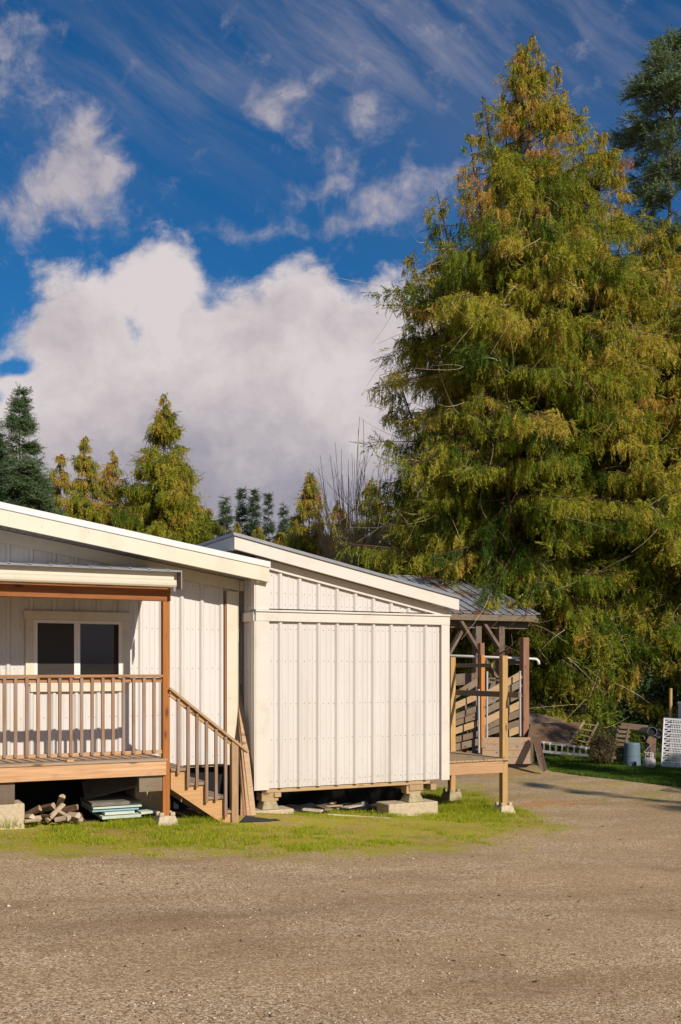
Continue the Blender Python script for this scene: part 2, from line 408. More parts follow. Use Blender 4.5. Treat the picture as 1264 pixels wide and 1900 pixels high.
def build_ground():
    def axis(lo, hi, st, far):
        a = list(np.arange(lo, hi+1e-6, st)); s = st; v = lo; left = []
        while v > -far: s *= 1.35; v -= s; left.append(v)
        s = st; v = hi; right = []
        while v < far: s *= 1.35; v += s; right.append(v)
        return np.array(left[::-1]+a+right)
    xs = axis(-7, 20, .09, 900); ys = axis(-9, 17, .09, 900)
    x, y = np.meshgrid(xs, ys); nx, ny = len(xs), len(ys)
    z = gzv(x, y)
    near = np.clip(1-np.maximum(np.abs(x-5)-16, 0)/20, 0, 1)*np.clip(1-np.maximum(np.abs(y-2)-16, 0)/20, 0, 1)
    z = z + near*(.018*np.sin(x*.9+1.3*np.sin(y*.7))+.014*np.sin(y*1.9+x*.6)+.008*np.sin(x*4.1+y*2.2))
    rng = np.random.default_rng(3); z = z + near*rng.normal(0, .0016, z.shape)
    co = np.stack([x, y, z], -1).reshape(-1, 3)
    i = np.arange(nx*ny).reshape(ny, nx)
    q = np.stack([i[:-1,:-1], i[:-1,1:], i[1:,1:], i[1:,:-1]], -1).reshape(-1, 4)
    xf, yf = co[:,0], co[:,1]
    moss = np.clip(.5+poly_sdf(xf, yf, moss_poly)*.5, -.5, .85)
    lawn = np.clip(.5+poly_sdf(xf, yf, lawn_poly)*2.2, 0, 1)
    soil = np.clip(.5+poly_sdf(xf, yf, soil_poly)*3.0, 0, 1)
    # scattered thin moss over the yard beside the band
    thin = poly_sdf(xf, yf, [onG(*p) for p in [(760,1470), (1264,1500), (1400,1478), (1300,1462), (1100,1444), (980,1425), (850,1430)]])
    moss = np.maximum(moss, np.clip(.22+thin*.5, -.4, .42))
    rust = np.zeros(len(co))
    for c, a, b in rust_c: rust = np.maximum(rust, np.exp(-(((xf-c.x)/a)**2+((yf-c.y)/b)**2)))
    o = npmesh('ground', co, q, M['ground'], k=4, attrs={'moss': moss, 'lawn': lawn, 'soil': soil, 'rust': rust})
    o.data.polygons.foreach_set('use_smooth', np.ones(len(q), bool))
    tag(o, kind='structure')
build_ground()

def tris(base, tip, width, rng):
    """thin triangles from base to tip"""
    d = tip-base
    p = np.cross(d, rng.normal(size=d.shape)); p /= (np.linalg.norm(p, axis=1, keepdims=True)+1e-9)
    w = width[:, None]*.5
    v = np.stack([base-p*w, base+p*w, tip], 1).reshape(-1, 3)
    return v, np.arange(len(v)).reshape(-1, 3)

def grass(name, label, cat, pts, hmin, hmax, wid, mat, seed, tone=(.5,.2)):
    rng = np.random.default_rng(seed); n = len(pts)
    z = gzv(pts[:,0], pts[:,1])-.012
    b = np.column_stack([pts[:,0], pts[:,1], z]); h = rng.uniform(hmin, hmax, n)*(pts[:,2] if pts.shape[1] > 2 else 1)
    a = rng.uniform(0, 6.283, n); ln = rng.uniform(.1, .9, n)*h
    tip = b+np.column_stack([np.cos(a)*ln, np.sin(a)*ln, h])
    v, t = tris(b, tip, rng.uniform(.6, 1.3, n)*wid, rng)
    tn = np.clip(rng.normal(tone[0], tone[1], n), 0, 1)
    o = npmesh(name, v, t, mat, attrs={'tone': tn}); tag(o, label, cat, kind='stuff'); return o
def vnoise(x, y, s, seed):
    rng = np.random.default_rng(seed); t = rng.random((64, 64)); fx = x/s; fy = y/s
    ix = np.floor(fx).astype(int); iy = np.floor(fy).astype(int); u = fx-ix; v = fy-iy; u = u*u*(3-2*u); v = v*v*(3-2*v)
    g_ = lambda a, b: t[a % 64, b % 64]
    return (g_(ix,iy)*(1-u)+g_(ix+1,iy)*u)*(1-v)+(g_(ix,iy+1)*(1-u)+g_(ix+1,iy+1)*u)*v
def scatter(poly, n, seed, thr=.5, s=.35, edge=.25):
    rng = np.random.default_rng(seed); P = np.array([(p[0], p[1]) for p in poly])
    x = rng.uniform(P[:,0].min(), P[:,0].max(), n); y = rng.uniform(P[:,1].min(), P[:,1].max(), n)
    sd = poly_sdf(x, y, poly)
    q = vnoise(x, y, s, seed)*.6+vnoise(x, y, s*.3, seed+1)*.4
    k = (sd > -.05) & (q+np.clip(sd/edge, -1, 1)*.25 > thr+.12*rng.normal(size=n))
    return np.column_stack([x[k], y[k], .5+q[k]])
def in_front(p): return p
mp_ = [p.copy() for p in moss_poly]
pts = scatter(mp_, 400000, 5, .74, .30, 1.1)
pts = pts[~(poly_sdf(pts[:,0], pts[:,1], soil_poly) > .1)]
grass('grass', 'short bright green and mossy grass along the foot of the buildings', 'grass', pts, .014, .055, .006, M['grassleaf'], 11, (.5,.22))
# taller tufts against blocks, posts and the stair foot
rng = np.random.default_rng(21); T = []
def tuft(cx, cy, r, n, hs):
    a = rng.uniform(0, 6.283, n); q = r*np.sqrt(rng.random(n))
    T.append(np.column_stack([cx+np.cos(a)*q*1.3, cy+np.sin(a)*q*.6, np.full(n, hs)*rng.uniform(.5, 1.2, n)]))
for px, py, r, n, hs in [(10,1530,.28,420,1.3), (40,1528,.18,200,1.0), (250,1528,.25,330,.9), (215,1533,.2,250,.7), (275,1528,.2,250,.7), (345,1530,.2,330,.9), (375,1528,.22,380,1.0), (405,1532,.18,220,.6),
                         (560,1515,.22,250,.7), (620,1520,.3,250,.6), (700,1515,.25,260,.7), (835,1505,.25,420,.9), (868,1500,.3,520,1.1), (905,1500,.25,400,1.0), (880,1490,.3,500,1.1), (925,1506,.2,330,1.0), (955,1505,.15,200,.8),
                         (830,1480,.3,480,.9), (800,1478,.25,330,.8), (815,1466,.3,420,.9), (860,1478,.3,430,1.0), (150,1540,.25,160,.5), (120,1537,.18,110,.6), (670,1530,.3,200,.5)]:
    p = onG(px, py); tuft(p.x, p.y, r, n*2, hs)
for _ in range(230):
    q_ = random.choice(pts); tuft(q_[0], q_[1], random.uniform(.04, .16), random.randint(30, 110), random.uniform(.25, .6))
grass('grass_tuft', 'longer green grass tufts growing round the concrete blocks and post feet', 'grass', np.concatenate(T), .07, .13, .007, M['grassleaf'], 12, (.45,.25))
lp = scatter(lawn_poly, 260000, 8, .25, .8, .3)
grass('lawn', 'dark green lawn strip in front of the junk under the cedars', 'lawn', lp, .03, .085, .014, M['lawnleaf'], 13, (.5,.25))
# loose pebbles on the yard, denser near the camera
def pebbles():
    rng = np.random.default_rng(31); n = 26000
    f = 5.0+18*rng.random(n)**1.9; u = rng.uniform(-.40, .40, n)
    x = CAM.x+F.x*f+R_.x*u*f; y = CAM.y+F.y*f+R_.y*u*f
    k = ~((poly_sdf(x, y, soil_poly) > 0) | (poly_sdf(x, y, lawn_poly) > 0))
    k &= (poly_sdf(x, y, moss_poly) < .1) | (rng.random(n) < .12)
    q = vnoise(x, y, .9, 77); k &= q > rng.uniform(.15, .75, n)
    x = x[k]; y = y[k]; n = len(x)
    s = .0035+.006*rng.random(n)**3+.012*(rng.random(n) > .985)*rng.random(n)
    base = np.array([(1,0,0), (0,1,0), (-1,0,0), (0,-1,0), (.1,.1,.75), (0,0,-.6)])
    fc = np.array([(0,1,4), (1,2,4), (2,3,4), (3,0,4), (1,0,5), (2,1,5), (3,2,5), (0,3,5)])
    a = rng.uniform(0, 6.28, n); ca, sa = np.cos(a), np.sin(a)
    b = base[None]*(1+.45*rng.normal(size=(n,6,3)).clip(-1,1)*np.array([1,1,.5]))*s[:,None,None]
    X0 = b[...,0]*ca[:,None]-b[...,1]*sa[:,None]; Y0 = b[...,0]*sa[:,None]+b[...,1]*ca[:,None]
    z = gzv(x, y)+.018*np.sin(x*.9+1.3*np.sin(y*.7))+.014*np.sin(y*1.9+x*.6)+.008*np.sin(x*4.1+y*2.2)+s*.3
    v = np.stack([X0+x[:,None], Y0+y[:,None], b[...,2]+z[:,None]], -1).reshape(-1, 3)
    t = (fc[None]+(np.arange(n)*6)[:,None,None]).reshape(-1, 3)
    m, nt, bs = newmat('pebble'); g = G(nt)
    a_ = g.n('ShaderNodeAttribute', attribute_name='tone').outputs['Fac']
    g.l(g.ramp(a_, [(0, (.18,.13,.075)), (.5, (.38,.28,.18)), (.9, (.55,.44,.31)), (1, (.75,.66,.54))]), bs.inputs['Base Color']); bs.inputs['Roughness'].default_value = .85
    o = npmesh('pebbles', v, t, m, attrs={'tone': np.repeat(rng.random(n), 8)})
    tag(o, 'loose pale pebbles scattered over the gravel yard', 'gravel', kind='stuff')
pebbles()
def litter():
    rng = np.random.default_rng(91); n = 170; f = 5+14*rng.random(n); u = rng.uniform(-.36, .36, n)
    x = CAM.x+F.x*f+R_.x*u*f; y = CAM.y+F.y*f+R_.y*u*f; k = ~(poly_sdf(x, y, soil_poly) > -.1); x = x[k]; y = y[k]; n = len(x)
    z = gzv(x, y)+.018*np.sin(x*.9+1.3*np.sin(y*.7))+.014*np.sin(y*1.9+x*.6)+.008*np.sin(x*4.1+y*2.2)+.004
    a = rng.uniform(0, 6.28, n); s_ = rng.uniform(.008, .035, n); el = rng.uniform(.12, .6, n)
    d = np.column_stack([np.cos(a), np.sin(a), np.zeros(n)])*s_[:,None]; e = np.column_stack([-np.sin(a), np.cos(a), np.zeros(n)])*(s_*el)[:,None]; c = np.column_stack([x, y, z])
    up = np.column_stack([np.zeros(n), np.zeros(n), rng.uniform(.001, .010, n)])
    v = np.stack([c-d, c-e+up, c+d+up*.3, c+e+up], 1).reshape(-1, 3); t = np.arange(len(v)).reshape(-1, 4)
    o = npmesh('leaf_litter', v, t, M['brushleaf'], attrs={'tone': rng.random(n)}, k=4); tag(o, 'dead brown leaves and twig bits lying here and there on the gravel', 'leaf litter', kind='stuff')
litter()

# ------------------------------------------------------------------ corrugated siding
def profile(u0, u1, P=.28, ph=0.0):
    pts = []
    k = math.floor((u0-ph)/P)-1
    pat = [(0, 0), (.056, 0), (.066, .005), (.078, .005), (.082, 0), (.132, 0), (.136, .005), (.148, .005), (.152, 0), (.188, 0), (.213, .032), (.240, .032), (.262, 0)]
    while True:
        o = ph+k*P
        if o > u1: break
        for a, b in pat:
            u = o+a*P/.28
            if u0 < u < u1: pts.append((u, b))
        k += 1
    return [(u0, 0)]+pts+[(u1, 0)]
def siding(mb, u0, u1, z0, ztop, fn, P=.28, ph=0, rows=()):
    pr = profile(u0, u1, P, ph); vs = []; fs = []
    for u, o in pr:
        vs.append(fn(u, o, z0)); vs.append(fn(u, o, ztop(u)))
    for i in range(len(pr)-1): fs.append((2*i, 2*i+2, 2*i+3, 2*i+1))
    mb.add(vs, fs, 0)
    k = math.floor((u0-ph)/P)
    while ph+k*P < u1:
        for du in (.178, .02, .100):
            u = ph+k*P+du*P/.28
            if u0+.03 < u < u1-.03:
                for j, z in enumerate(rows):
                    if du == .107 and j % 2: continue
                    zz = z+random.uniform(-.006, .006)
                    if z0+.02 < zz < ztop(u)-.03:
                        c = Vector(fn(u, .004, zz)); out = (Vector(fn(u, 1, zz))-Vector(fn(u, 0, zz)))
                        mb.tube([c-out*.004, c+out*.004], [.0065, .005], 6, 1)
        k += 1
frontY = lambda Y: (lambda u, o, z: (u, Y-o, z))
sideX = lambda Xc, sgn: (lambda u, o, z: (Xc+sgn*o, u, z))

# ------------------------------------------------------------------ HOUSE
YW = 1.30; HC = 1.41
fb = lambda x: 3.14+.16*(1.67-x)         # underside of the rake fascia
house = thing('house', (HC, YW, gz(HC)), 'long white metal sided house with cream trim, low sloping roof and one sliding window', 'house')
b = MB(); siding(b, -5.2, HC-.02, .60, lambda u: fb(u)+.02, frontY(YW), .29, .08, [.72, 1.3, 1.95, 2.5, 3.1])
b.build('wall', [M['siding'], M['screw']], house)
b = MB(); siding(b, YW, 7.0, .60, lambda u: fb(HC)+.02, sideX(HC-.02, 1), .29, 0, [.72, 1.9]); b.build('side_wall', [M['siding'], M['screw']], house)
b = MB(); b.box(-5.2, HC-.06, YW+.05, 7.0, .56, .60); b.box(-5.2, -5.15, YW+.05, 7, .6, 3.9); b.box(-5.2, HC-.06, 6.95, 7.0, .6, 3.1); b.build('floor_frame', M['lumx'], house)
cx0 = X(420, YW-.03)
b = MB(); b.box(cx0, HC, YW-.055, YW-.029, .585, fb(HC)-.14); b.box(HC+.002, HC+.022, YW-.055, YW+.10, .585, fb(HC)-.02); b.build('corner_trim', M['cream'], house, bev=.003)
b = MB(); b.box(cx0-.028, cx0-.004, YW-.045, YW-.02, .60, fb(HC)-.14); b.build('downspout', M['redwood'], house)
# rake: fascia, metal cap, soffit, roof sheet
XE = 1.67; XL = -5.4; YF = .70
def rake(mb, xa, xb, y0, y1, lo, hi):
    mb.prism([(xa, y0, lo(xa)), (xb, y0, lo(xb)), (xb, y0, hi(xb)), (xa, y0, hi(xa))], (0, y1-y0, 0))
b = MB(); rake(b, XL, XE, YF, YF+.035, fb, lambda x: fb(x)+.20); b.build('fascia', M['cream'], house, bev=.003)
b = MB(); rake(b, XL, XE+.015, YF-.015, YF+.10, lambda x: fb(x)+.202, lambda x: fb(x)+.285); b.build('metal_cap', M['cap'], house, bev=.003)
b = MB(); rake(b, XL, 1.49, YF+.101, 7.2, lambda x: fb(x)+.10, lambda x: fb(x)+.275); b.build('roof', M['roofgrey'], house)
b = MB()
x = XL
while x < 1.5:
    x2 = min(x+.105, 1.5); rake(b, x, x2-.008, YF+.036, YW-.03, lambda t: fb(t)+.035, lambda t: fb(t)+.05); x += .105
rake(b, XL, 1.49, YF+.036, YW-.03, lambda t: fb(t)+.055, lambda t: fb(t)+.065)
b.build('soffit', M['soffit'], house)
b = MB(); rake(b, XL, 1.44, YW-.045, YW-.0265, lambda t: fb(t)-.13, lambda t: fb(t)+.03)
b.box(1.44, 1.50, YW-.07, YW+.02, fb(1.5)-.12, fb(1.5)+.03); b.build('frieze_board', M['cream'], house, bev=.003)
b = MB(); b.box(1.50, XE, YF+.036, YF+.30, fb(XE)+.0, fb(XE)+.03); b.build('eave_board', M['cream'], house)
# window
wl, wr = X(46.5, YW), X(240, YW); wt, wb = Zz(140, 1135, YW), Zz(140, 1283, YW)
win = MB(); fx0, fx1 = X(62, YW), X(225, YW); ft, fbm = Zz(140, 1151, YW), Zz(140, 1269, YW)
win.box(wl-.02, wr+.02, YW-.065, YW-.027, ft+.0, wt)
win.box(wl, fx0, YW-.055, YW-.027, fbm-.0, ft-.001); win.box(fx1, wr, YW-.055, YW-.027, fbm, ft-.001)
win.box(wl+.06, fx1+.02, YW-.06, YW-.027, wb, fbm-.001)
window = win.build('window', M['cream'], house, bev=.003)
fr = MB(); t = .045
fr.box(fx0, fx1, YW-.053, YW-.02, ft-t, ft-.002); fr.box(fx0, fx1, YW-.053, YW-.02, fbm+.001, fbm+t)
fr.box(fx0, fx0+t, YW-.052, YW-.02, fbm+t, ft-t); fr.box(fx1-t, fx1, YW-.052, YW-.02, fbm+t, ft-t)
mx = (X(136, YW)+X(148, YW))/2; fr.box(mx-.04, mx+.04, YW-.051, YW-.02, fbm+t, ft-t)
fr.build('sash_frame', M['frame'], window, bev=.003)
p_ = MB(); p_.box(fx0+t, mx-.04, YW-.041, YW-.035, fbm+t, ft-t); p_.build('pane', M['screen'], window)
p_ = MB(); p_.box(mx+.04, fx1-t, YW-.039, YW-.034, fbm+t, ft-t); p_.build('pane', M['glass'], window)

# ------------------------------------------------------------------ PORCH
porch = thing('porch', (-1.2, 0, gz(-1.2)), 'raised timber porch with brown railing, metal roof and side stairs against the house', 'porch')
PR = .045
b = MB(); b.box(-PR, PR, 0, .09, .10, 2.788); b.build('post', M['brown'], porch, bev=.005)
b = MB(); b.box(-5.2, .055, -.005, .10, 2.79, 2.95); b.build('beam', M['brownx'], porch, bev=.004)
pz = lambda y: 3.15+(y+.22)*.11
b = MB()
x = -5.2
while x < .12:
    for (a0, a1, h) in ((0, .205, 0), (.205, .235, .012)):
        xa, xb = x+a0, min(x+a1, .125)
        if xb > xa: b.prism([(xa, -.22, pz(-.22)+h), (xb, -.22, pz(-.22)+h), (xb, -.22, pz(-.22)+h+.007), (xa, -.22, pz(-.22)+h+.007)], (0, 1.49, .11*1.49))
    x += .235
b.prism([(-5.2, -.215, pz(-.215)-.012), (.12, -.215, pz(-.215)-.012), (.12, -.215, pz(-.215)-.003), (-5.2, -.215, pz(-.215)-.003)], (0, 1.47, .11*1.47))
b.build('roof', M['roofgrey'], porch)
b = MB(); b.box(-5.2, .06, -.13, -.10, 3.045, 3.146); b.box(.03, .059, -.099, 1.25, 2.96, 3.10); b.build('fascia', M['cream'], porch, bev=.003)
b = MB()
gy = -.235
prof = [(0, 0), (-.015, .02), (-.02, .05), (-.008, .055), (-.012, .085), (.012, .085), (.012, .012), (.10, .012), (.10, 0)]
b.prism([(-5.2, gy+.05+a, 2.955+c) for a, c in prof], (5.27, 0, 0)); b.build('gutter', M['cream'], porch)
b = MB(); b.tube([(.05, -.17, 2.955), (.05, -.17, 2.90)], .018, 8); b.box(.128, .14, -.20, -.02, 2.93, 3.16); b.build('flashing', M['soffit'], porch)
b = MB()
for k in range(12): b.box(-5.1+k*.45, -5.06+k*.45, .11, 1.24, 2.97, 3.10)
b.build('rafters', M['lumy'], porch)
# deck
b = MB(); y = -.05
while y < 1.24:
    b.box(-5.2+random.uniform(0, .01), X(311, -.03), y, y+.088, .797, .825+random.uniform(-.0015, .0015)); y += .096
b.build('deck', M['deckx'], porch, bev=.003)
b = MB(); b.box(-5.2, X(308.6, -.03), -.036, -.002, .62, .795); b.build('rim_board', M['cedarx'], porch, bev=.003)
b = MB(); b.box(X(124, -.04), X(138, -.04), -.045, .04, .829, .86); b.build('wood_block', M['cedarx'], porch, bev=.003)
b = MB(); b.box(-.34, -.0, .02, .11, .42, .795) ; b.box(-.2, -.1, .9, 1.0, .25, .79); b.box(-5, -.05, 1.0, 1.04, .62, .79); b.build('joist', M['oldx'], porch)
xp = X(8, .3); b = MB(); b.box(xp-.16, xp+.08, .02, .11, .36, .62); b.build('support_post', M['oldz'], porch, bev=.004)
ra = thing('railing', (0, 0, 0), None, None); ra.parent = porch; ra.location = (0, 0, 0)
b = MB(); b.box(-5.2, -PR-.002, -.02, .115, 1.838, 1.873); b.build('top_rail', M['rail'], ra, bev=.004)
b = MB(); b.box(-5.2, -PR-.002, .028, .066, 1.775, 1.832); b.build('sub_rail', M['rail'], ra, bev=.003)
b = MB(); b.box(-5.2, -PR-.002, .028, .066, .885, .93); b.build('bottom_rail', M['cedarx'], ra, bev=.003)
xb = [X(q/2.431, .01) for q in (20,70,121,172,222,270,320,368,416,464,510,557,603,650,695)]
dx = xb[1]-xb[0]
xb = [xb[0]-dx*i for i in range(18, 0, -1)]+xb
for q in xb:
    bb = MB(); bb.box(q-.019, q+.019, -.012, .026, .90, 1.836); bb.build('baluster', M['bal'], ra, bev=.003)
# stairs
st = thing('stairs', (0, 0, 0), None, None); st.parent = porch; st.location = (0, 0, 0)
tr = [(.05, .295, .66), (.275, .54, .47), (.52, .785, .28), (.76, .905, .09)]
for x0, x1, z in tr:
    bb = MB(); bb.box(x0, x1, -.03, .13, z, z+.036); bb.box(x0+.004, x1-.004, .135, .95, z, z+.035); bb.build('tread', M['tread'], st, bev=.004)
def stringer(y):
    top = [(.055, y, .655), (.27, y, .655), (.27, y, .465), (.515, y, .465), (.515, y, .275), (.755, y, .275), (.755, y, .085), (.85, y, .085), (.85, y, -.04), (.74, y, -.04), (.055, y, .44)]
    bb = MB(); bb.prism(top, (0, .04, 0)); return bb.build('stringer', M['stair'], st)
stringer(.0); stringer(.88)
b = MB(); b.box(.85, .94, -.045, .045, -.06, 1.02); b.build('newel_post', M['newel'], st, bev=.004)
b = MB(); b.beam((.03, -.005, 1.70), (1.075, -.005, .868), .12, .032); b.build('handrail', M['lumx'], st, bev=.003)
b = MB(); b.beam((.05, .0, 1.632), (.86, .0, .99), .038, .062); b.build('sub_rail', M['stair'], st, bev=.003)
for q, zb in ((798, .58), (842, .40), (882, .40), (925, .20), (968, .22), (1011, .0)):
    xx = X(q/2.431+2, -.035); bb = MB(); bb.box(xx-.019, xx+.019, -.07, -.032, zb+.05, 1.70-.797*xx-.02); bb.build('baluster', M['bal'], st, bev=.003)

# ------------------------------------------------------------------ concrete blocks
def pier(c, w0, w1, h, label, mat, notch=True, group='concrete post footings'):
    c = Vector(c); b = MB()
    for s in ((-1, 1) if notch else (0,)):
        pass
    zs = c.z
    def ring(w, z): return [(c.x-w, c.y-w, z), (c.x+w, c.y-w, z), (c.x+w, c.y+w, z), (c.x-w, c.y+w, z)]
    v = ring(w0, zs)+ring(w1, zs+h); b.add(v, [(3,2,1,0), (4,5,6,7), (0,1,5,4), (1,2,6,5), (2,3,7,6), (3,0,4,7)])
    if notch:
        for i in (-1, 1):
            for j in (-1, 1):
                a0 = w1*.42; b.prism([(c.x+i*a0, c.y+j*a0, zs+h-.002), (c.x+i*w1*1.0, c.y+j*a0, zs+h-.002), (c.x+i*w1*1.0, c.y+j*w1, zs+h-.002), (c.x+i*a0, c.y+j*w1, zs+h-.002)][::1 if i*j > 0 else -1], (0, 0, .045))
    o = b.build('concrete_pier', mat, origin=c, bev=.008); tag(o, label, 'footing', group); return o
pier((0, .045, gz(0)-.03), .145, .10, .14, 'notched concrete pier under the brown porch post beside the stairs', M['concrete'])
p = Vector((5.76, .95, gz(5.76)-.04)); pier(p, .15, .10, .15, 'notched concrete pier under the front post of the timber platform', M['concrete'])
p = Vector((5.76, 2.47, gz(5.76)-.04)); pier(p, .16, .11, .20, 'mossy concrete pier under the rear post of the timber platform', M['mossycon'])
def block(x0, x1, y0, y1, z0, z1, label, mat, rz=0, name='concrete_block', cat='block', group='concrete blocks carrying the buildings'):
    c = Vector(((x0+x1)/2, (y0+y1)/2, z0)); b = MB(); b.box(x0, x1, y0, y1, z0, z1)
    o = b.build(name, mat, origin=c, bev=.012); o.rotation_euler.z = rz; tag(o, label, cat, group); return o
xq = X(46, .02)
block(xq-.55, xq, .02, .42, -.0+gz(xq)-.1, .36, 'large grey concrete block under the left end of the porch', M['concrete'])
xa = X(250, .75); block(xa, xa+.42, .72, 1.2, gz(xa)-.05, .42, 'rounded concrete block deep in the shade behind the porch post', M['concrete'])
xa, xb2 = X(472, .82), X(545, .82)
block(xa, xb2, .80, 1.2, gz(2)-.05, gz(2)+.08, 'flat concrete block under the left corner of the shed', M['concrete'])
xa, xb2 = X(748, .82), X(812, .82)
block(xa-.25, xb2, .80, 1.2, gz(4.2)-.05, gz(4.2)+.17, 'large smooth concrete block under the right end of the shed', M['concrete'], .0)
o = pier((X(497, .98), .98, gz(2)+.082), .13, .08, .15, 'small tapered pier standing on the flat block under the shed corner', M['mossycon'], False)
o = pier((X(765, .98), .98, gz(4.2)+.172), .14, .085, .13, 'small tapered pier standing on the large smooth block under the shed', M['mossycon'], False)

# ------------------------------------------------------------------ SHED
YS = .85; SL = 1.53; SR = X(831, YS); YB = 4.7
shed = thing('shed', ((SL+SR)/2, YS, gz(3)), 'white corrugated metal shed with monopitch roof raised on concrete blocks', 'shed')
stp = lambda x: 3.79-.207*(x-1.14)       # top of the roof cap
P = (X(790.6, YS)-X(521.4, YS))/8; ph = X(521.4, YS)-.2375*P/.28
b = MB(); siding(b, SL+.05, SR-.02, .27, lambda u: 2.62, frontY(YS), P, ph, [.36, .95, 1.45, 2.05, 2.5])
siding(b, SL+.05, SR-.02, 2.785, lambda u: stp(u)-.22, frontY(YS), P, ph, [2.84, 3.0, 3.25])
b.build('wall', [M['siding2'], M['screw']], shed)
b = MB(); siding(b, YS+.05, YB, .27, lambda u: 3.40, sideX(SL, -1), .2, .05, [.36, 1.0, 1.9, 2.84])
b.build('side_wall', [M['siding2'], M['screw']], shed)
b = MB(); b.box(SR-.03, SR-.006, YS+.05, YB, .27, 2.85); b.box(SL+.02, SR-.04, YB-.05, YB-.01, .27, 2.8); b.build('rear_wall', M['siding2'], shed)
b = MB(); x1 = X(497, YS); x2 = X(816, YS)
b.box(SL-.02, x1, YS-.055, YS-.029, .255, 2.605); b.box(x2, SR, YS-.055, YS-.029, .255, 2.605)
b.box(SL-.024, SR+.004, YS-.058, YS-.0285, 2.607, 2.735)
b.box(SL-.030, SR+.012, YS-.080, YS-.0285, 2.737, 2.765)
b.box(SL-.02, x1, YS-.053, YS-.029, 2.767, stp(x1)-.35); b.box(x2, SR, YS-.053, YS-.029, 2.767, stp(x2)-.34)
b.box(SL-.045, SL-.022, YS-.053, YS+.09, .255, 2.605); b.box(SL-.047, SL-.022, YS-.02, YB, 2.607, 2.735); b.box(SL-.045, SL-.022, YS-.05, YS+.09, 2.767, 3.4)
b.build('corner_trim', M['whitetrim'], shed, bev=.003)
b = MB(); rake(b, SL-.02, SR+.003, YS-.052, YS-.0275, lambda t: stp(t)-.345, lambda t: stp(t)-.215); b.build('frieze_board', M['whitetrim'], shed, bev=.003)
b = MB(); rake(b, 1.14, 4.74, .65, .69, lambda t: stp(t)-.222, lambda t: stp(t)-.045)
b.prism([(1.14, .692, stp(1.14)-.222), (1.14, .692, stp(1.14)-.045), (1.18, .692, stp(1.18)-.045), (1.18, .692, stp(1.18)-.222)][::-1], (0, 4.2, 0)); b.build('fascia', M['whitetrim'], shed, bev=.003)
b = MB(); rake(b, 1.12, 4.765, .625, 5.0, lambda t: stp(t)-.043, lambda t: stp(t)); b.build('roof', M['capgrey'], shed)
b = MB()
for k in range(34):
    xx = 1.19+k*.104; rake(b, xx, xx+.096, .692, YS-.054, lambda t: stp(t)-.21, lambda t: stp(t)-.2)
for k in range(36): b.box(1.19, 1.53, .85+k*.104, .85+k*.104+.095, stp(1.3)-.245, stp(1.3)-.235)
b.build('soffit', M['soffit'], shed)
b = MB(); b.box(SL+.1, SR-.3, YS+.02, YS+.06, .205, .266); b.box(SL+.1, SR-.2, 2.0, 2.05, .12, .266); b.build('floor_beam', M['lumx'], shed, bev=.003)
for px in (516, 775, 805):
    xx = X(px, YS+.0); b = MB()
    w = .05 if px != 775 else .12
    b.box(xx-w, xx+w, YS+(.0 if px != 775 else .03), 4.4, (.14 if px == 516 else .11)-(.0), .203 if px != 516 else .203); b.build('skid', M['lumy'], shed, bev=.004)
b = MB(); b.box(X(497,.98)-.13, X(497,.98)+.12, .88, 1.08, gz(2)+.2, .204); b.build('shim_block', M['lumx'], shed); b = MB(); b.box(X(755,.98)-.05, X(755,.98)+.2, .90, 1.06, gz(4.2)+.30, .204); b.build('shim_block', M['lumx'], shed)

# black plastic sheet hanging under the shed, scrap boards in front of it
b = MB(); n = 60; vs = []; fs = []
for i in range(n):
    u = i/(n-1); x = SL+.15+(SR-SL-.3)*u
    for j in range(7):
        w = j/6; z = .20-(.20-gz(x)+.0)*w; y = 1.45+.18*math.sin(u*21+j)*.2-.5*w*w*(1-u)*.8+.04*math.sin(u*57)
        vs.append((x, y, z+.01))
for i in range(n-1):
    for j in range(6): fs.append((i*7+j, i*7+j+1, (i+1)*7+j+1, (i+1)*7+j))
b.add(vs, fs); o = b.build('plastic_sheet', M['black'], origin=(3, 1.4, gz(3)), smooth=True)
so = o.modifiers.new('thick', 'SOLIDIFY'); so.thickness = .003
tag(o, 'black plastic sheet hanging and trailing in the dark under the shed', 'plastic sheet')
def board(p0, p1, w, h, mat, label, cat='board', group=None, name='board', up=(0,0,1)):
    p0 = Vector(p0); p1 = Vector(p1); b = MB(); b.beam(p0, p1, w, h, up, jag=.006); c = (p0+p1)/2
    o = b.build(name, mat, origin=c, bev=.003); return tag(o, label, cat, group)
def gp(px, py, dz=0): p = onG(px, py); p.z += dz+(.03 if py < 1512 else 0); return p
GB = 'scrap boards lying in front of the shed'
board(gp(556,1495,.085), gp(620,1503,.075), .13, .03, M['deckx'], 'broken weathered board end lying on top nearest the flat block', group=GB)
board(gp(600,1503,.03), gp(668,1500,.035), .16, .025, M['deckx'], 'wide weathered board in the middle of the scrap row', group=GB)
board(gp(640,1506,.03), gp(700,1496,.04), .14, .022, M['splitpale'], 'short grey scrap board overlapping the middle ones', group=GB)
board(gp(655,1499,.06), gp(715,1497,.02), .12, .02, M['deckx'], 'thin pale board at the right of the scrap boards', group=GB)
board(gp(563,1508,.02), gp(598,1511,.02), .10, .03, M['splitpale'], 'small splintered pale board under the broken board end', group=GB)
board(gp(560,1490,.12), gp(543,1496,.10), .10, .14, M['oldx'], 'short upright board propped against the flat block', group=GB, name='board')
board(gp(608,1513,.015), gp(725,1520,.012), .025, .018, M['splitpale'], 'thin pale stick lying in the grass before the shed', 'stick', name='stick')
board(gp(585,1500,.03), gp(610,1510,.03), .12, .03, M['oldx'], 'mossy dark board stub between the broken board and the wide board', group=GB)

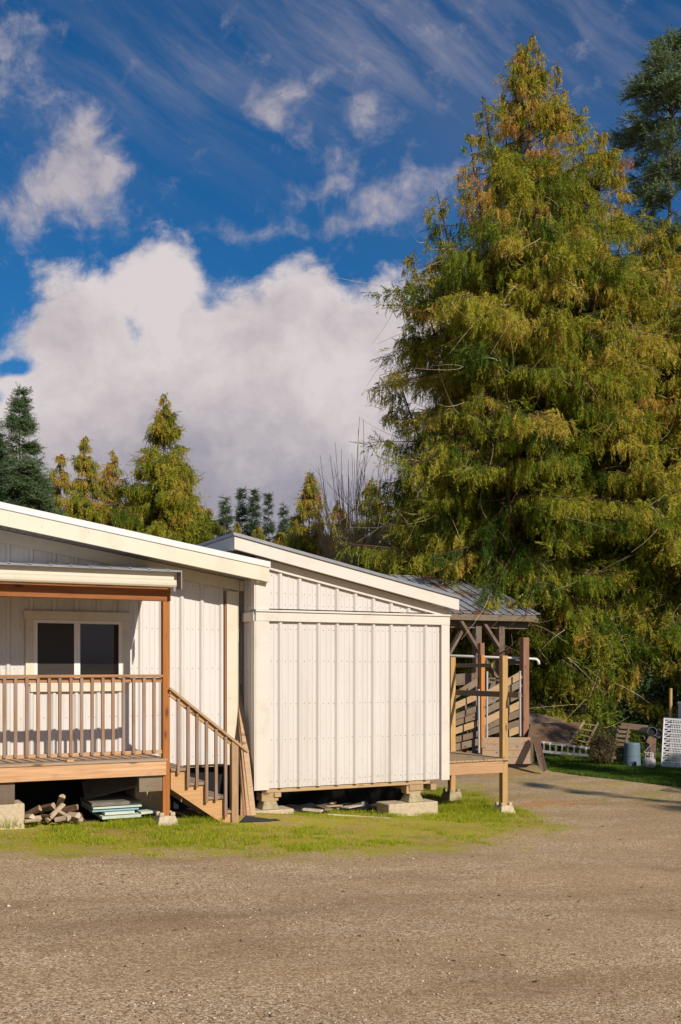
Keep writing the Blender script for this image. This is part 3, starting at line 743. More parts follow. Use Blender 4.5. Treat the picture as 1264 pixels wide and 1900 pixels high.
# doormat slab at the stair foot
c = gp(497, 1524); b = MB(); b.prism([gp(447,1527,.0), gp(500,1530,.0), gp(552,1526,.0), gp(500,1514,.0), gp(462,1514,.0)], (0, 0, .018)); o = b.build('wooden_slab', M['lumx'], origin=c); tag(o, 'flat tan slab on the grass at the foot of the stairs', 'slab')
b = MB(); b.prism([gp(445,1529,.02), gp(522,1527,.02), gp(488,1513,.02), gp(458,1515,.02)], (0, 0, .012)); o = b.build('doormat', M['rubber'], origin=gp(480,1521,.02)); tag(o, 'black rubber mat lying at the foot of the porch stairs', 'mat')
# planks leaning into the gap between house and shed
GL = 'planks leaning between house and shed'
for px, top, w, mat, lab in ((470, (1.475, 1.40, 1.72), .085, 'deckx', 'weathered plank leaning nearest the shed corner, the tallest of the planks'),
                            (462, (1.465, 1.35, 1.50), .07, 'lumx', 'pale narrow plank leaning second from the shed corner'),
                            (455, (1.455, 1.30, 1.20), .07, 'redwood', 'reddish plank leaning third from the shed corner'),
                            (449, (1.450, 1.15, .80), .06, 'lumx', 'short pale plank leaning nearest the stair newel')):
    p0 = Vector((X(px, .55), .55, gz(1.4)+.01)); board(p0, top, w, .022, M[mat], lab, 'plank', GL, 'leaning_plank', up=(0, 1, 1))

# ------------------------------------------------------------------ stuff under the porch
GP = 'insulation panels stacked under the porch'
zc = gz(-1)+.02
xa, xz = X(165, .35), X(255, .35)
defs = [(X(190,.25), X(262,.25), .25, .035, 'foam', 'lowest pale green panel of the stack under the porch'),
        (X(195,.3), X(250,.3), .3, .035, 'foam', 'second pale panel from the bottom of the stack'),
        (X(172,.32), X(258,.32), .33, .03, 'foamblue', 'bluish panel in the middle of the stack'),
        (X(172,.33), X(262,.33), .30, .025, 'foam', 'thin pale panel just below the dusty top sheet'),
        (X(170,.33), X(260,.33), .31, .045, 'foamtop', 'dusty grey top panel of the stack')]
z = zc
for i, (a, c_, y0, h, mt, lab) in enumerate(defs):
    b = MB(); b.box(a, c_, y0, 1.0, z+.002, z+h); o = b.build('insulation_panel', M[mt], origin=((a+c_)/2, .6, z)); tag(o, lab, 'panel', GP); z += h+.008
b = MB(); b.beam((X(262,.3)-.0, .55, zc+.04), (X(290,.3), .55, zc+.05), .5, .03); o = b.build('insulation_panel', M['foam'], origin=(X(275,.3), .5, zc)); tag(o, 'loose pale panel offcut lying right of the stack', 'panel', GP)
b = MB(); b.beam((X(150,1.1), .95, .36), (X(285,.9), .75, .58), .4, .03, (0, -.5, 1)); o = b.build('insulation_panel', M['foamtop'], origin=(X(220,1), .9, .4)); tag(o, 'tilted pale panel wedged above the stack under the deck', 'panel', GP)
# black sheet added to stand in for the shade in the crawl space
b = MB(); b.box(-5.2, 1.3, 1.5, 1.53, -.12, .60); o = b.build('shade_sheet', M['dark'], origin=(-2, 1.5, 0)); tag(o, 'black sheet added in place of the shade in the crawl space under the house', 'panel')
# firewood
GW = 'firewood pieces heaped under the porch'
def log(px, py, dy, L, r, ang, tilt, mat, lab, wedge=True):
    r *= .82; L *= .9
    p = onY(px, py, .12+dy); d = Vector((math.cos(ang)*math.cos(tilt), math.sin(ang)*math.cos(tilt), math.sin(tilt)))
    b = MB(); u = Vector((0,0,1)); a = d.cross(u).normalized(); v = a.cross(d)
    prof = [(-1, -.6), (.9, -.7), (.75, .3), (.1, .9), (-.7, .5)] if wedge else [(math.cos(t*.785), math.sin(t*.785)) for t in range(8)]
    rot = random.uniform(0, 3); ring = []
    for q in prof:
        c_, s_ = math.cos(rot), math.sin(rot); ring.append((q[0]*c_-q[1]*s_, q[0]*s_+q[1]*c_))
    A = [p-d*L/2+a*(x*r)+v*(y*r) for x, y in ring]; B = [p+d*L/2+a*(x*r*.95)+v*(y*r*.95) for x, y in ring]; n = len(ring)
    fs = [tuple(range(n))[::-1], tuple(range(n, 2*n))]; b.add(A+B, fs, 0); b.add(A+B, [(i, (i+1) % n, (i+1) % n+n, i+n) for i in range(n)], 1)
    o = b.build('firewood_log', [M[mat], M['bark'] if mat == 'split' else M['split']], origin=p, bev=.004)
    tag(o, lab, 'log', GW)
R1 = -1.1
log(62, 1507, 0, .22, .055, R1+.5, .5, 'split', 'dark bark log leaning at the left of the heap')
log(55, 1515, -.04, .16, .045, R1-.2, .1, 'splitpale', 'pale split log end low at the left of the heap')
log(68, 1519, -.06, .12, .04, 0.4, 0, 'splitpale', 'small pale chunk lying lowest at the left of the heap')
log(60, 1523, -.12, .2, .028, 0.1, 0, 'splitpale', 'thin pale split stick in front of the heap')
log(88, 1515, .02, .2, .035, R1, .05, 'split', 'round log with a hollow end in the centre left', False)
log(86, 1498, .12, .24, .06, R1+.3, .25, 'split', 'square ended log high at the left of the heap')
log(113, 1488, .2, .22, .055, R1-.3, .9, 'split', 'upright log standing topmost on the heap')
log(103, 1508, .05, .34, .05, 0.6, .55, 'splitpale', 'long pale log slanting across the middle of the heap')
log(118, 1512, .0, .22, .055, R1+.1, -.3, 'splitpale', 'thick pale log at the front centre of the heap')
log(127, 1500, .12, .26, .05, R1+.6, .2, 'split', 'brown log resting upper right of the heap')
log(137, 1513, .0, .2, .06, R1, .05, 'splitpale', 'square pale log end at the right of the heap')
log(150, 1517, -.02, .16, .045, R1-.6, -.2, 'split', 'wedge of split wood at the far right of the heap')
log(112, 1520, -.08, .14, .045, -.3, .2, 'splitpale', 'whitish chunk lowest at the front of the heap')

# ------------------------------------------------------------------ timber platform right of the shed
pf = thing('timber_platform', (5.76, .95, gz(5.76)), 'small raised timber platform with tall square posts against the shed end', 'platform')
PX = 5.76
b = MB(); y = .9; yy = 3.3
x = SR+.03
while x < PX+.06:
    b.box(x, min(x+.138, PX+.06), .86, yy, .502, .53); x += .142
b.build('deck', M['lumy'], pf, bev=.003)
b = MB(); b.box(SR+.02, PX-.053, .885, .925, .31, .50); b.box(PX-.03, PX+.01, 1.0, yy, .31, .50); b.build('rim_board', M['cedarx'], pf, bev=.003)
b = MB(); b.box(PX-.05, PX+.05, .90, 1.0, gz(PX)+.10, 2.15); b.build('post', M['lumz'], pf, bev=.005)
b = MB(); b.box(PX-.05, PX+.05, 2.42, 2.52, gz(PX)+.15, 2.14); b.build('post', M['lumz'], pf, bev=.005)
b = MB(); b.box(PX+.051, PX+.089, .62, 2.50, 1.49, 1.58); b.build('rail', M['oldx'], pf, bev=.003)
b = MB(); b.box(PX+.051, PX+.089, 1.36, 2.52, 1.965, 2.03); b.build('rail', M['oldx'], pf, bev=.003)

# ------------------------------------------------------------------ yard behind: lean-to shelter and pen
FE = 26.6
lean = thing('lean_to_shelter', gat(930, FE), 'open timber shelter with grey metal roof littered in brown needles beside the cedars', 'shelter')
e0 = at(700, 1140, FE); 
def LP(px, Yoff, z):       # point on a line parallel to the front at the eave depth
    p = onY(px, 1240, yE+Yoff); p.z = z; return p
pe = at(990, 1140, FE); yE = pe.y; zE = pe.z
rx1 = pe.x; rx0 = rx1-4.0; run = 3.0; rise = 1.15
b = MB(); x = rx0
while x < rx1-.01:
    for a0, a1, h in ((0, .25, 0), (.25, .30, .03)):
        b.prism([(x+a0, yE-.1, zE+h-.03), (min(x+a1, rx1), yE-.1, zE+h-.03), (min(x+a1, rx1), yE-.1, zE+h-.015), (x+a0, yE-.1, zE+h-.015)], (0, run, rise))
    x += .30
b.prism([(rx0, yE-.1+run, zE+rise), (rx1, yE-.1+run, zE+rise), (rx1, yE-.1+run, zE+rise+.02), (rx0, yE-.1+run, zE+rise+.02)], (0, run, -rise))
b.build('roof', M['roofdeb'], lean)
b = MB(); b.box(rx0, rx1+.02, yE-.10, yE-.06, zE-.15, zE-.045); b.box(rx0, rx1+.04, yE-.16, yE-.11, zE-.20, zE-.10); b.build('fascia', M['oldx'], lean, bev=.003)
b = MB(); b.box(rx0, rx1-.1, yE+.1, yE+.2, zE-.38, zE-.20); b.build('beam', M['oldx'], lean)
for px in (885, 928):
    p = onY(px, 1240, yE+.15); b = MB(); b.box(p.x-.09, p.x+.09, p.y-.09, p.y+.09, gz(p.x, p.y), zE-.19); b.build('post', M['oldz'], lean, bev=.005)
p = onY(905, 1240, yE+3.2); b = MB(); b.box(p.x-.09, p.x+.09, p.y-.09, p.y+.09, gz(p.x, p.y), zE+1.2); b.build('post', M['oldz'], lean)
for (xa_, ya_, xb_, yb_, o_) in ((853, 1150, 888, 1208, .0), (862, 1160, 832, 1215, .1), (893, 1150, 925, 1200, .1), (900, 1230, 925, 1262, 0), (886, 1205, 924, 1262, .12)):
    b = MB(); b.beam(onY(xa_, ya_, yE+o_-.05), onY(xb_, yb_, yE+o_-.05), .07, .14, (0, 1, 0)); b.build('brace', M['oldz'], lean)

def postthing(px, ytop, f, w, mat, label, ybot=None, name='timber_post', cat='post', group=None):
    g0 = gat(px, f); t = at(px, ytop, f); b = MB(); b.box(g0.x-w/2, g0.x+w/2, g0.y-w/2, g0.y+w/2, (g0.z if ybot is None else at(px, ybot, f).z), t.z)
    o = b.build(name, M[mat], origin=g0, bev=.005); return tag(o, label, cat, group)
GT = 'tall square posts behind the platform'
postthing(973, 1183, 24.9, .17, 'redwood', 'tall reddish square post right of the platform, by the cedar', group=GT)
postthing(894.5, 1215, 24.0, .10, 'orange', 'bright orange stained post behind the platform', group=GT)
postthing(893, 1193, 25.0, .12, 'redwood', 'dull brown post rising just behind the orange one', group=GT)
def pipe(px, y0, y1, f, r, mat, label, group=None, px2=None):
    a = at(px, y0, f); c = at(px2 or px, y1, f); b = MB(); b.tube([a, c], r, 10); b.tube([a+Vector((0,0,-.02)), a+Vector((0,0,.015))], r*1.15, 10)
    o = b.build('metal_pipe', M[mat], origin=c, smooth=False); return tag(o, label, 'pipe', group)
GI = 'upright galvanised pipes in the pen'
pipe(888.5, 1280, 1397, 22.6, .024, 'galv', 'shortest upright galvanised pipe left of the orange post', GI, px2=889)
pipe(904, 1247, 1368, 23.3, .024, 'galv', 'upright galvanised pipe just right of the orange post', GI)
pipe(965, 1246, 1366, 24.4, .026, 'galv', 'upright galvanised pipe just left of the tall reddish post', GI, px2=965.5)
a = at(822, 1216, 25.15); c = at(988, 1222.5, 25.15); b = MB()
b.tube([a, c, c+R_*.10+Vector((0,0,-.01)), c+R_*.15+Vector((0,0,-.06)), c+R_*.16+Vector((0,0,-.14))], [.032, .032, .034, .036, .036], 10)
o = b.build('white_pipe', M['pvc'], origin=a, smooth=True); tag(o, 'long white horizontal pipe with an elbow end running behind the posts', 'pipe')
b = MB(); b.beam(at(935, 1229, 25.3), at(968, 1228, 25.3), .04, .13); o = b.build('board', M['oldx'], origin=at(950,1229,25.3)); tag(o, 'brown board fixed just under the white pipe beside the tall reddish post', 'board')

# slatted bin of sloping boards
pen = thing('slatted_pen', gat(900, 24.2), 'weathered pen wall of overlapping sloping boards behind the platform', 'pen')
rows = [((840,1293), (890,1262)), ((840,1312), (890,1290)), ((840,1332), (893,1312)), ((840,1342), (893,1325)), ((840,1358), (893,1340)), ((840,1374), (893,1360)), ((840,1388), (893,1375))]
for i, (a, c) in enumerate(rows):
    b = MB(); b.beam(at(a[0], a[1], 23.6+.05*i), at(c[0], c[1], 24.1+.05*i), .03, .155-.008*(i % 3), (0, 0, 1)); b.build('slat', M['lumx'] if i % 3 == 1 else M['oldx'], pen, bev=.003)
rows = [((897,1292), (967,1252)), ((897,1306), (967,1268)), ((897,1322), (967,1287)), ((897,1340), (967,1306)), ((897,1350), (967,1322)), ((897,1362), (967,1340)), ((930,1366), (967,1352))]
for i, (a, c) in enumerate(rows):
    b = MB(); b.beam(at(a[0], a[1], 24.3+.05*i), at(c[0], c[1], 24.75+.04*i), .03, .17-.01*(i % 3), (0, 0, 1)); b.build('slat', M['lumx'] if i % 3 == 0 else M['oldx'], pen, bev=.003)
b = MB(); b.beam(at(905,1262,24.9), at(905,1368,24.9), .05, .12, (0,1,0)); b.beam(at(913,1262,25.0), at(925,1262,25.0), .9, .04, (0, 0, 1)); b.beam(at(862,1300,24.6), at(862,1396,24.6), .1, .05, (0,1,0)); b.build('stake', M['oldz'], pen)
b = MB(); b.beam(at(838,1262,25.4), at(888,1258,25.4), .03, .28); b.build('back_board', M['oldx'], pen)
b = MB(); b.beam(at(905,1285,25.6), at(945,1285,25.6), .03, .75); b.build('back_board', M['oldx'], pen)

# planter box of horizontal planks
pb = thing('plank_box', gat(940, 24.0), 'low box of wide weathered planks at the foot of the tall reddish post', 'box')
f0 = 23.6
for i in range(4):
    y0 = 1368+i*12.4
    b = MB(); b.beam(at(895, y0+6.2, f0), at(984, y0+6.2, f0-.12), .04, 12.1*f0/1900, (0,0,1)); b.build('plank', M['deckx'], pb, bev=.004)
for i in range(4):
    y0 = 1368+i*12.4
    b = MB(); b.beam(at(984.6, y0+6.0, f0-.10), at(990, y0+3.0, f0+1.3), .04, 12.0*f0/1900, (0,0,1)); b.build('plank', M['oldx'], pb, bev=.004)
# plank leaning against the box
b = MB()
q = [at(987,1367,23.3), at(1001,1370,23.2), at(1015,1428,22.4), at(1009,1433,22.4), at(1001,1424,22.5)]
b.prism(q, (.05, .06, 0)); o = b.build('leaning_plank', M['ply'], origin=gat(1005, 22.5), bev=.004); tag(o, 'thick dark plank leaning on the corner of the plank box', 'plank')
# plywood sheets
b = MB(); b.prism([at(985,1345,25.0), at(1083,1342,25.6), at(1056,1381,24.4), at(978,1378,24.2)], (.01, .02, .03)); o = b.build('plywood_sheet', M['ply'], origin=gat(1020, 24.6)); tag(o, 'large dark wet plywood sheet propped at a slope under the cedar', 'plywood', 'plywood sheets under the cedar')
b = MB(); b.prism([at(978,1322,25.8), at(1050,1338,25.9), at(1040,1346,25.4), at(978,1344,25.4)], (.01, .02, .03)); o = b.build('plywood_sheet', M['oldx'], origin=gat(1000, 25.6)); tag(o, 'smaller brown sheet lying behind the top of the large plywood', 'plywood', 'plywood sheets under the cedar')
b = MB(); b.beam(at(1083,1340,25.55), at(1054,1383,24.35), .05, .03); o = b.build('board', M['lumx'], origin=at(1070,1362,25)); tag(o, 'thin pale batten along the right edge of the dark plywood', 'batten')
def ladder(a0, a1, c0, c1, n, mat, label, rr=.02):
    r = thing('ladder', (a0+c1)/2*0+a0, label, 'ladder', 'ladders lying under the cedar')
    b = MB(); b.beam(a0, a1, .03, .06); b.build('side_rail', M[mat], r); b = MB(); b.beam(c0, c1, .03, .06); b.build('side_rail', M[mat], r)
    for i in range(n):
        t = (i+.5)/n; b = MB(); b.beam(a0.lerp(a1, t), c0.lerp(c1, t), .045, .03); b.build('rung', M[mat], r)
ladder(at(1004,1377,24.3), at(1094,1388,24.5), at(1004,1394,23.9), at(1092,1402,24.1), 8, 'alu', 'aluminium ladder lying on edge in front of the dark plywood')
ladder(at(1084,1338,25.6), at(1060,1376,24.9), at(1110,1341,25.9), at(1088,1384,25.2), 4, 'oldx', 'old wooden ladder leaning behind the brush pile')
# pallet
pal = thing('pallet', gat(1145, 24.5), 'reddish broken pallet leaning upright left of the grey bin', 'pallet')
for i in range(8):
    y0 = 1349+i*8; b = MB(); b.beam(at(1148-i*1.9+random.uniform(-1,1), y0, 25.0-.08*i), at(1171-i*1.2, y0+2+random.uniform(-1,1), 25.1-.08*i), .02, .062, (0,0,1)); b.build('slat', M['ply'], pal)
for px in (1147, 1166): b = MB(); b.beam(at(px+1,1347,25.1), at(px-12,1413,24.45), .05, .03, (0,1,0)); b.build('runner', M['oldz'], pal)
b = MB(); b.beam(at(1152,1346,25.2), at(1202,1351,25.2), .04, .14); o = b.build('board', M['ply'], origin=at(1175,1349,25.2)); tag(o, 'dark red board lying across behind the top of the pallet', 'board')
b = MB(); b.beam(at(1208,1366,25.0), at(1206,1410,24.7), .34, .04, (0,1,0)); o = b.build('wood_slab', M['ply'], origin=gat(1207, 24.8)); tag(o, 'dark upright slab leaning behind the propane tank', 'slab')
# bin, pipes, tank, rack
g0 = gat(1173, 24.3); s_ = 24.3/1900
bn = thing('plastic_bin', g0, 'blue grey round plastic bin standing upside down on the lawn', 'bin')
hgt = (1419-1378)*s_+.03; b = MB(); b.lathe(g0, [(.195, 0), (.20, .02), (.192, hgt*.45), (.184, hgt-.03), (.178, hgt-.005), (.165, hgt)], 28); b.build('body', M['greybin'], bn, smooth=False)
b = MB(); b.lathe(g0+Vector((0,0,hgt*.45)), [(.198, 0), (.199, .02), (.193, .025)], 28); b.build('rim', M['greybin'], bn)
b = MB(); b.beam(g0+Vector((-.0,0,.07))-F*.198-R_*.05, g0+Vector((0,0,.07))-F*.198+R_*.05, .02, .04); b.build('handle', M['dark'], bn)
def duct(pa, pb_, r, label):
    b = MB(); b.tube([pa, pb_], [r, r], 20, cap=False); b.tube([pb_+(pb_-pa)*.0, pb_-(pb_-pa).normalized()*-.02], [r*1.06, r*1.06], 20, cap=False)
    b.tube([pb_-(pb_-pa)*.06, pb_-(pb_-pa)*.05], [r*.97, r*.97], 20, mi=1)
    o = b.build('duct_pipe', [M['steel'], M['dark']], origin=pa); so = o.modifiers.new('t', 'SOLIDIFY'); so.thickness = .006; tag(o, label, 'pipe', 'short duct pipes on the junk pile')
duct(at(1189,1356,25.4), at(1210,1358,24.6), .11, 'wide grey duct pipe lying with its open end toward the viewer')
duct(at(1212,1357,25.5), at(1222,1361,25.1), .09, 'smaller grey duct pipe lying right of the wide one')
g0 = gat(1205, 23.7); s_ = 23.7/1900
tk = thing('propane_tank', g0, 'small dirty white propane tank standing on the lawn', 'gas tank')
h = .27; b = MB(); b.lathe(g0, [(.10, .0), (.105, .02), (.13, .03), (.145, .07), (.145, .17), (.13, .22), (.08, .255), (.03, .265)], 28); b.build('body', M['tank'], tk, smooth=True)
b = MB(); b.tube([g0+Vector((.075*math.cos(t), .075*math.sin(t), .30)) for t in np.linspace(2.6, 7.4, 14)], .008, 6)
for t in (2.7, 4.2, 5.7, 7.3): b.beam(g0+Vector((.075*math.cos(t), .075*math.sin(t), .24)), g0+Vector((.075*math.cos(t), .075*math.sin(t), .36)), .012, .05, (math.cos(t), math.sin(t), 0))
b.tube([g0+Vector((.075*math.cos(t), .075*math.sin(t), .36)) for t in np.linspace(0, 6.28, 18)], .01, 6); b.build('collar', M['tank'], tk)
b = MB(); b.tube([g0+Vector((0,0,.26)), g0+Vector((0,0,.33))], .02, 8); b.build('valve', M['steel'], tk)
cR = at(1210, 1394, 24.2); rk = thing('wire_rack', cR, 'square wire rack tipped on its corner behind the propane tank', 'rack')
u1 = (R_*.7+Vector((0,0,.75))).normalized(); u2 = (R_*.75+Vector((0,0,-.65))).normalized()
b = MB(); L = .125
cs = [cR-u1*L-u2*L, cR+u1*L-u2*L, cR+u1*L+u2*L, cR-u1*L+u2*L]
for i in range(4): b.tube([cs[i], cs[(i+1) % 4]], .006, 5)
b.build('frame', M['galv'], rk)
b = MB()
for i in range(1, 8): t = -L+2*L*i/8; b.tube([cR+u1*t-u2*L, cR+u1*t+u2*L], .0025, 4)
for i in range(1, 4): t = -L+2*L*i/4; b.tube([cR+u2*t-u1*L, cR+u2*t+u1*L], .003, 4)
b.build('wires', M['galv'], rk)
# white slatted plastic flooring panel leaning
cr = thing('plastic_grid_panel', gat(1245, 23.8), 'tall white plastic grid panel with slots leaning upright on the lawn', 'panel')
f1 = 23.8; p00 = at(1227,1421,f1); p10 = at(1262,1424,f1-.1); p01 = at(1232,1333,f1+.25); p11 = at(1275,1336,f1+.15)
def bil(u, v): return (p00.lerp(p10, u)).lerp(p01.lerp(p11, u), v)
b = MB(); nrm = (F*-1)
def strip(u0, v0, u1_, v1, w, t=.02): b.beam(bil(u0, v0), bil(u1_, v1), t, w, (0, 0, 1) if abs(v1-v0) < .05 else R_)
for v in (0.005, .995): strip(0, v, 1, v, .045, .05)
for u in (0.01, .99): b.beam(bil(u, 0), bil(u, 1), .03, .05, F)
b.build('frame', M['crate'], cr)
b = MB()
for i in range(1, 10): strip(0.02, i/10, .98, i/10, .03, .04)
for i in range(1, 21):
    if i % 2 == 0: continue
    strip(0.02, i/20, .98, i/20, .012, .025)
for i in range(1, 9):
    u = .3+i/9*.68; b.beam(bil(u, .01), bil(u, .99), .010, .022, F)
for i in range(10): b.beam(bil(.03, i/10+.01), bil(.32, i/10+.09), .02, .02, F)
b.build('grid', M['crate'], cr)
b = MB(); b.box(-.12, .12, -.1, .1, 0, .5); b.box(-.13, .13, -.11, .11, .42, .5)
o = b.build('white_canister', M['crate'], bev=.02); o.location = at(1270, 1340, 25.0); tag(o, 'white plastic canister just showing behind the grid panel', 'canister')
g0 = at(1244.5, 1345, 25.2); b = MB(); b.tube([g0+Vector((0,0,-.8)), at(1244.5, 1277, 25.2)], [.045, .04], 10); o = b.build('wooden_stake', M['lumz'], origin=g0); tag(o, 'round wooden stake rising behind the white grid panel', 'stake')

# ------------------------------------------------------------------ trees
def polytubes(paths, radii, ns=3):
    """paths (N,K,3), radii (N,K) -> verts, quads"""
    N, K, _ = paths.shape
    d = np.gradient(paths, axis=1); d /= np.linalg.norm(d, axis=2, keepdims=True)+1e-9
    ref = np.where(np.abs(d[..., 2:3]) > .85, np.array([1., .1, 0]), np.array([.1, .2, 1.]))
    a = np.cross(d, ref); a /= np.linalg.norm(a, axis=2, keepdims=True)+1e-9; b = np.cross(d, a)
    t = np.arange(ns)*2*np.pi/ns
    v = paths[:, :, None, :]+(a[:, :, None, :]*np.cos(t)[None, None, :, None]+b[:, :, None, :]*np.sin(t)[None, None, :, None])*radii[:, :, None, None]
    idx = np.arange(N*K*ns).reshape(N, K, ns)
    q = np.stack([idx[:, :-1], np.roll(idx[:, :-1], -1, 2), np.roll(idx[:, 1:], -1, 2), idx[:, 1:]], -1).reshape(-1, 4)
    return v.reshape(-1, 3), q
def conifer(name, label, group, base, H, R, nb, seed, prof, mode='cedar', tone=.5, rust=.25, dens=1.0, leaf=1.0, mat='cedarleaf', trunk_r=None, t0=.02, twigs=0, tsd=.17, subs=(), autosub=0):
    rng = np.random.default_rng(seed); base = np.array(base, float)
    root = thing(name, tuple(base), label, 'tree', group)
    pt, pv = zip(*prof)
    t = np.sort(rng.uniform(t0, .985, nb*3)); w = np.interp(t, pt, pv)**.6+.25; keep = rng.random(len(t)) < w/w.max(); t = t[keep]; t = t[rng.permutation(len(t))[:nb]]; nb = len(t)
    nx_ = max(6, nb//9); t = np.concatenate([t, rng.uniform(.86, .995, nx_)]); nb += nx_
    az = np.arange(nb)*2.39996+rng.normal(0, .5, nb)
    if mode == 'fir': sw = .38*min(leaf, 1.0); tt = np.round(t*H/sw)*sw/H; t = np.clip(tt+rng.normal(0, .008, nb), .02, .985)
    L = R*np.interp(t, pt, pv)*rng.uniform(.70, 1.08, nb)*(1+.09*np.sin(az*2+seed)+.07*np.sin(az*3+t*17))
    cedar = mode == 'cedar'
    off = np.zeros((nb, 2)); subs = list(subs)
    for _ in range(autosub):
        zt_ = rng.uniform(.35, .88); a_ = rng.uniform(0, 6.283); rr_ = R*np.interp(zt_, pt, pv)*rng.uniform(.45, .8)
        subs.append((math.cos(a_)*rr_, math.sin(a_)*rr_, zt_+.05, zt_-.16, R*rng.uniform(.18, .28), max(12, nb//22)))
    for (ox, oy, zt_, zb_, Rs, n_) in subs:
        tt_ = rng.random(n_)**.8; t = np.concatenate([t, zb_+(zt_-zb_)*tt_]); L = np.concatenate([L, Rs*((1-tt_)*.85+.10)*rng.uniform(.7, 1.1, n_)])
        az = np.concatenate([az, rng.uniform(0, 6.283, n_)]); off = np.concatenate([off, np.repeat([[ox, oy]], n_, 0)+rng.normal(0, .05, (n_, 2))])
    nb = len(t); z0 = t*H
    if cedar: p = np.where((t > .85) | (np.abs(off[:, 0]) > 0), .5, .08)+rng.normal(0, .26, nb); q = rng.uniform(.20, .60, nb)
    else: p = np.interp(t, [0, .5, 1], [-.25, 0, .5])+rng.normal(0, .08, nb); q = rng.uniform(.02, .16, nb)
    ud = np.stack([np.cos(az), np.sin(az)], 1)
    bend = rng.normal(0, .18, nb)
    def pos(i, s):
        r = L[i]*s; side = np.stack([-ud[i,1], ud[i,0]], -1)
        xy = off[i]+ud[i]*r[..., None]+side*(bend[i]*L[i]*s**2)[..., None]
        z = z0[i]+L[i]*(p[i]*s-q[i]*s**2+(q[i]*.35*s**4 if cedar else 0))
        return np.concatenate([xy, z[..., None]], -1)
    K = 6; S_ = np.linspace(0, 1, K)
    ii = np.repeat(np.arange(nb)[:, None], K, 1); paths = pos(ii, np.repeat(S_[None], nb, 0))
    rad = (.010+.011*L)[:, None]*(1-.88*S_)[None]*leaf**.5
    V, Q = [], []; n0 = 0
    tr = trunk_r or H*(.012 if leaf == 1 else .008)
    kt = 12; zt = np.linspace(0, 1, kt); tp = np.stack([.04*np.sin(zt*7+seed)*leaf, .04*np.cos(zt*5+seed), zt*H], 1)[None]
    v, qd = polytubes(tp, (tr*(1-zt)**1.1+.008)[None], 10); V.append(v); Q.append(qd+n0); n0 += len(v)
    v, qd = polytubes(paths, rad, 4); V.append(v); Q.append(qd+n0); n0 += len(v)
    if len(subs):
        sp_ = np.array([[[ox*u_**.6, oy*u_**.6, H*(zb_-.12+(zt_-zb_+.12)*u_)] for u_ in np.linspace(0, 1, 7)] for ox, oy, zt_, zb_, Rs, n_ in subs])
        v, qd = polytubes(sp_, np.repeat(np.linspace(.06, .012, 7)[None], len(subs), 0)*leaf**.5, 5); V.append(v); Q.append(qd+n0); n0 += len(v)
    # laterals
    nl = np.maximum(3, (L*(6.0 if cedar else 7.0)*dens/leaf+9).astype(int)); li = np.repeat(np.arange(nb), nl); N = len(li)
    s = .12+.88*rng.random(N)**.8
    st_ = pos(li, s)
    sg = rng.choice([-1, 1], N); la = az[li]+bend[li]*s*1.5+sg*rng.uniform(.35, 1.15, N)*(1-.4*s)
    ll = (.34*L[li]*(1-s*.75)+(.24 if cedar else .24)*leaf*np.clip(L[li]/1.1, .22, 1))*rng.uniform(.5, 1.2, N)
    dz = rng.uniform(-.55, -.05, N) if cedar else rng.uniform(-.12, .12, N)
    ld = np.stack([np.cos(la), np.sin(la), dz], 1)
    en = st_+ld*ll[:, None]
    ksel = rng.random(N) < .6
    lp_ = np.stack([st_, (st_+en)/2+np.array([0,0,.03]), en], 1)[ksel]
    v, qd = polytubes(lp_, np.repeat(np.array([[.008, .006, .003]])*leaf, len(lp_), 0), 3); V.append(v); Q.append(qd+n0); n0 += len(v)
    wv = np.concatenate(V)+base; wq = np.concatenate(Q)
    o = npmesh('trunk', wv, wq, M['barkc' if cedar else 'barkg'], root, k=4)
    # sprays
    ns = np.maximum(1, (ll/(.10*leaf)*dens).astype(int)+1); si = np.repeat(np.arange(N), ns); NS = len(si)
    w_ = rng.random(NS); sb = st_[si]+ld[si]*(ll[si]*w_)[:, None]+rng.normal(0, .025*leaf, (NS, 3))
    btone = rng.normal(tone, tsd, nb); stone = btone[li[si]]+rng.normal(0, .09, NS)+rust*(t[li[si]]-.4)
    if cedar:
        Ls = rng.uniform(.14, .50, NS)*leaf*(.45+.65*np.minimum(1, L[li[si]]/2)); out = np.column_stack([ld[si, :2], np.zeros(NS)])
        tipd = np.where(rng.random(NS)[:, None] < 1, out, out)*rng.uniform(-.1, .5, NS)[:, None]+rng.normal(0, .15, (NS, 3)); tipd[:, 2] = -rng.uniform(.75, 1.3, NS)+.9*(s[si] > .93)
        nf = 17
    else:
        Ls = rng.uniform(.18, .45, NS)*leaf; tipd = ld[si]+rng.normal(0, .35, (NS, 3)); tipd[:, 2] += .1; nf = 20
    tipd /= np.linalg.norm(tipd, axis=1, keepdims=True)
    fa = rng.uniform(0, np.pi, NS); side = np.column_stack([np.cos(fa), np.sin(fa), rng.normal(0, .2, NS)]); side -= tipd*(side*tipd).sum(1, keepdims=True); side /= np.linalg.norm(side, axis=1, keepdims=True)
    fi = np.repeat(np.arange(NS), nf); vv = np.tile((np.arange(nf)+.5)/nf, NS)+rng.normal(0, .02, NS*nf); sgn = np.tile(np.where(np.arange(nf) % 2, 1., -1.), NS)
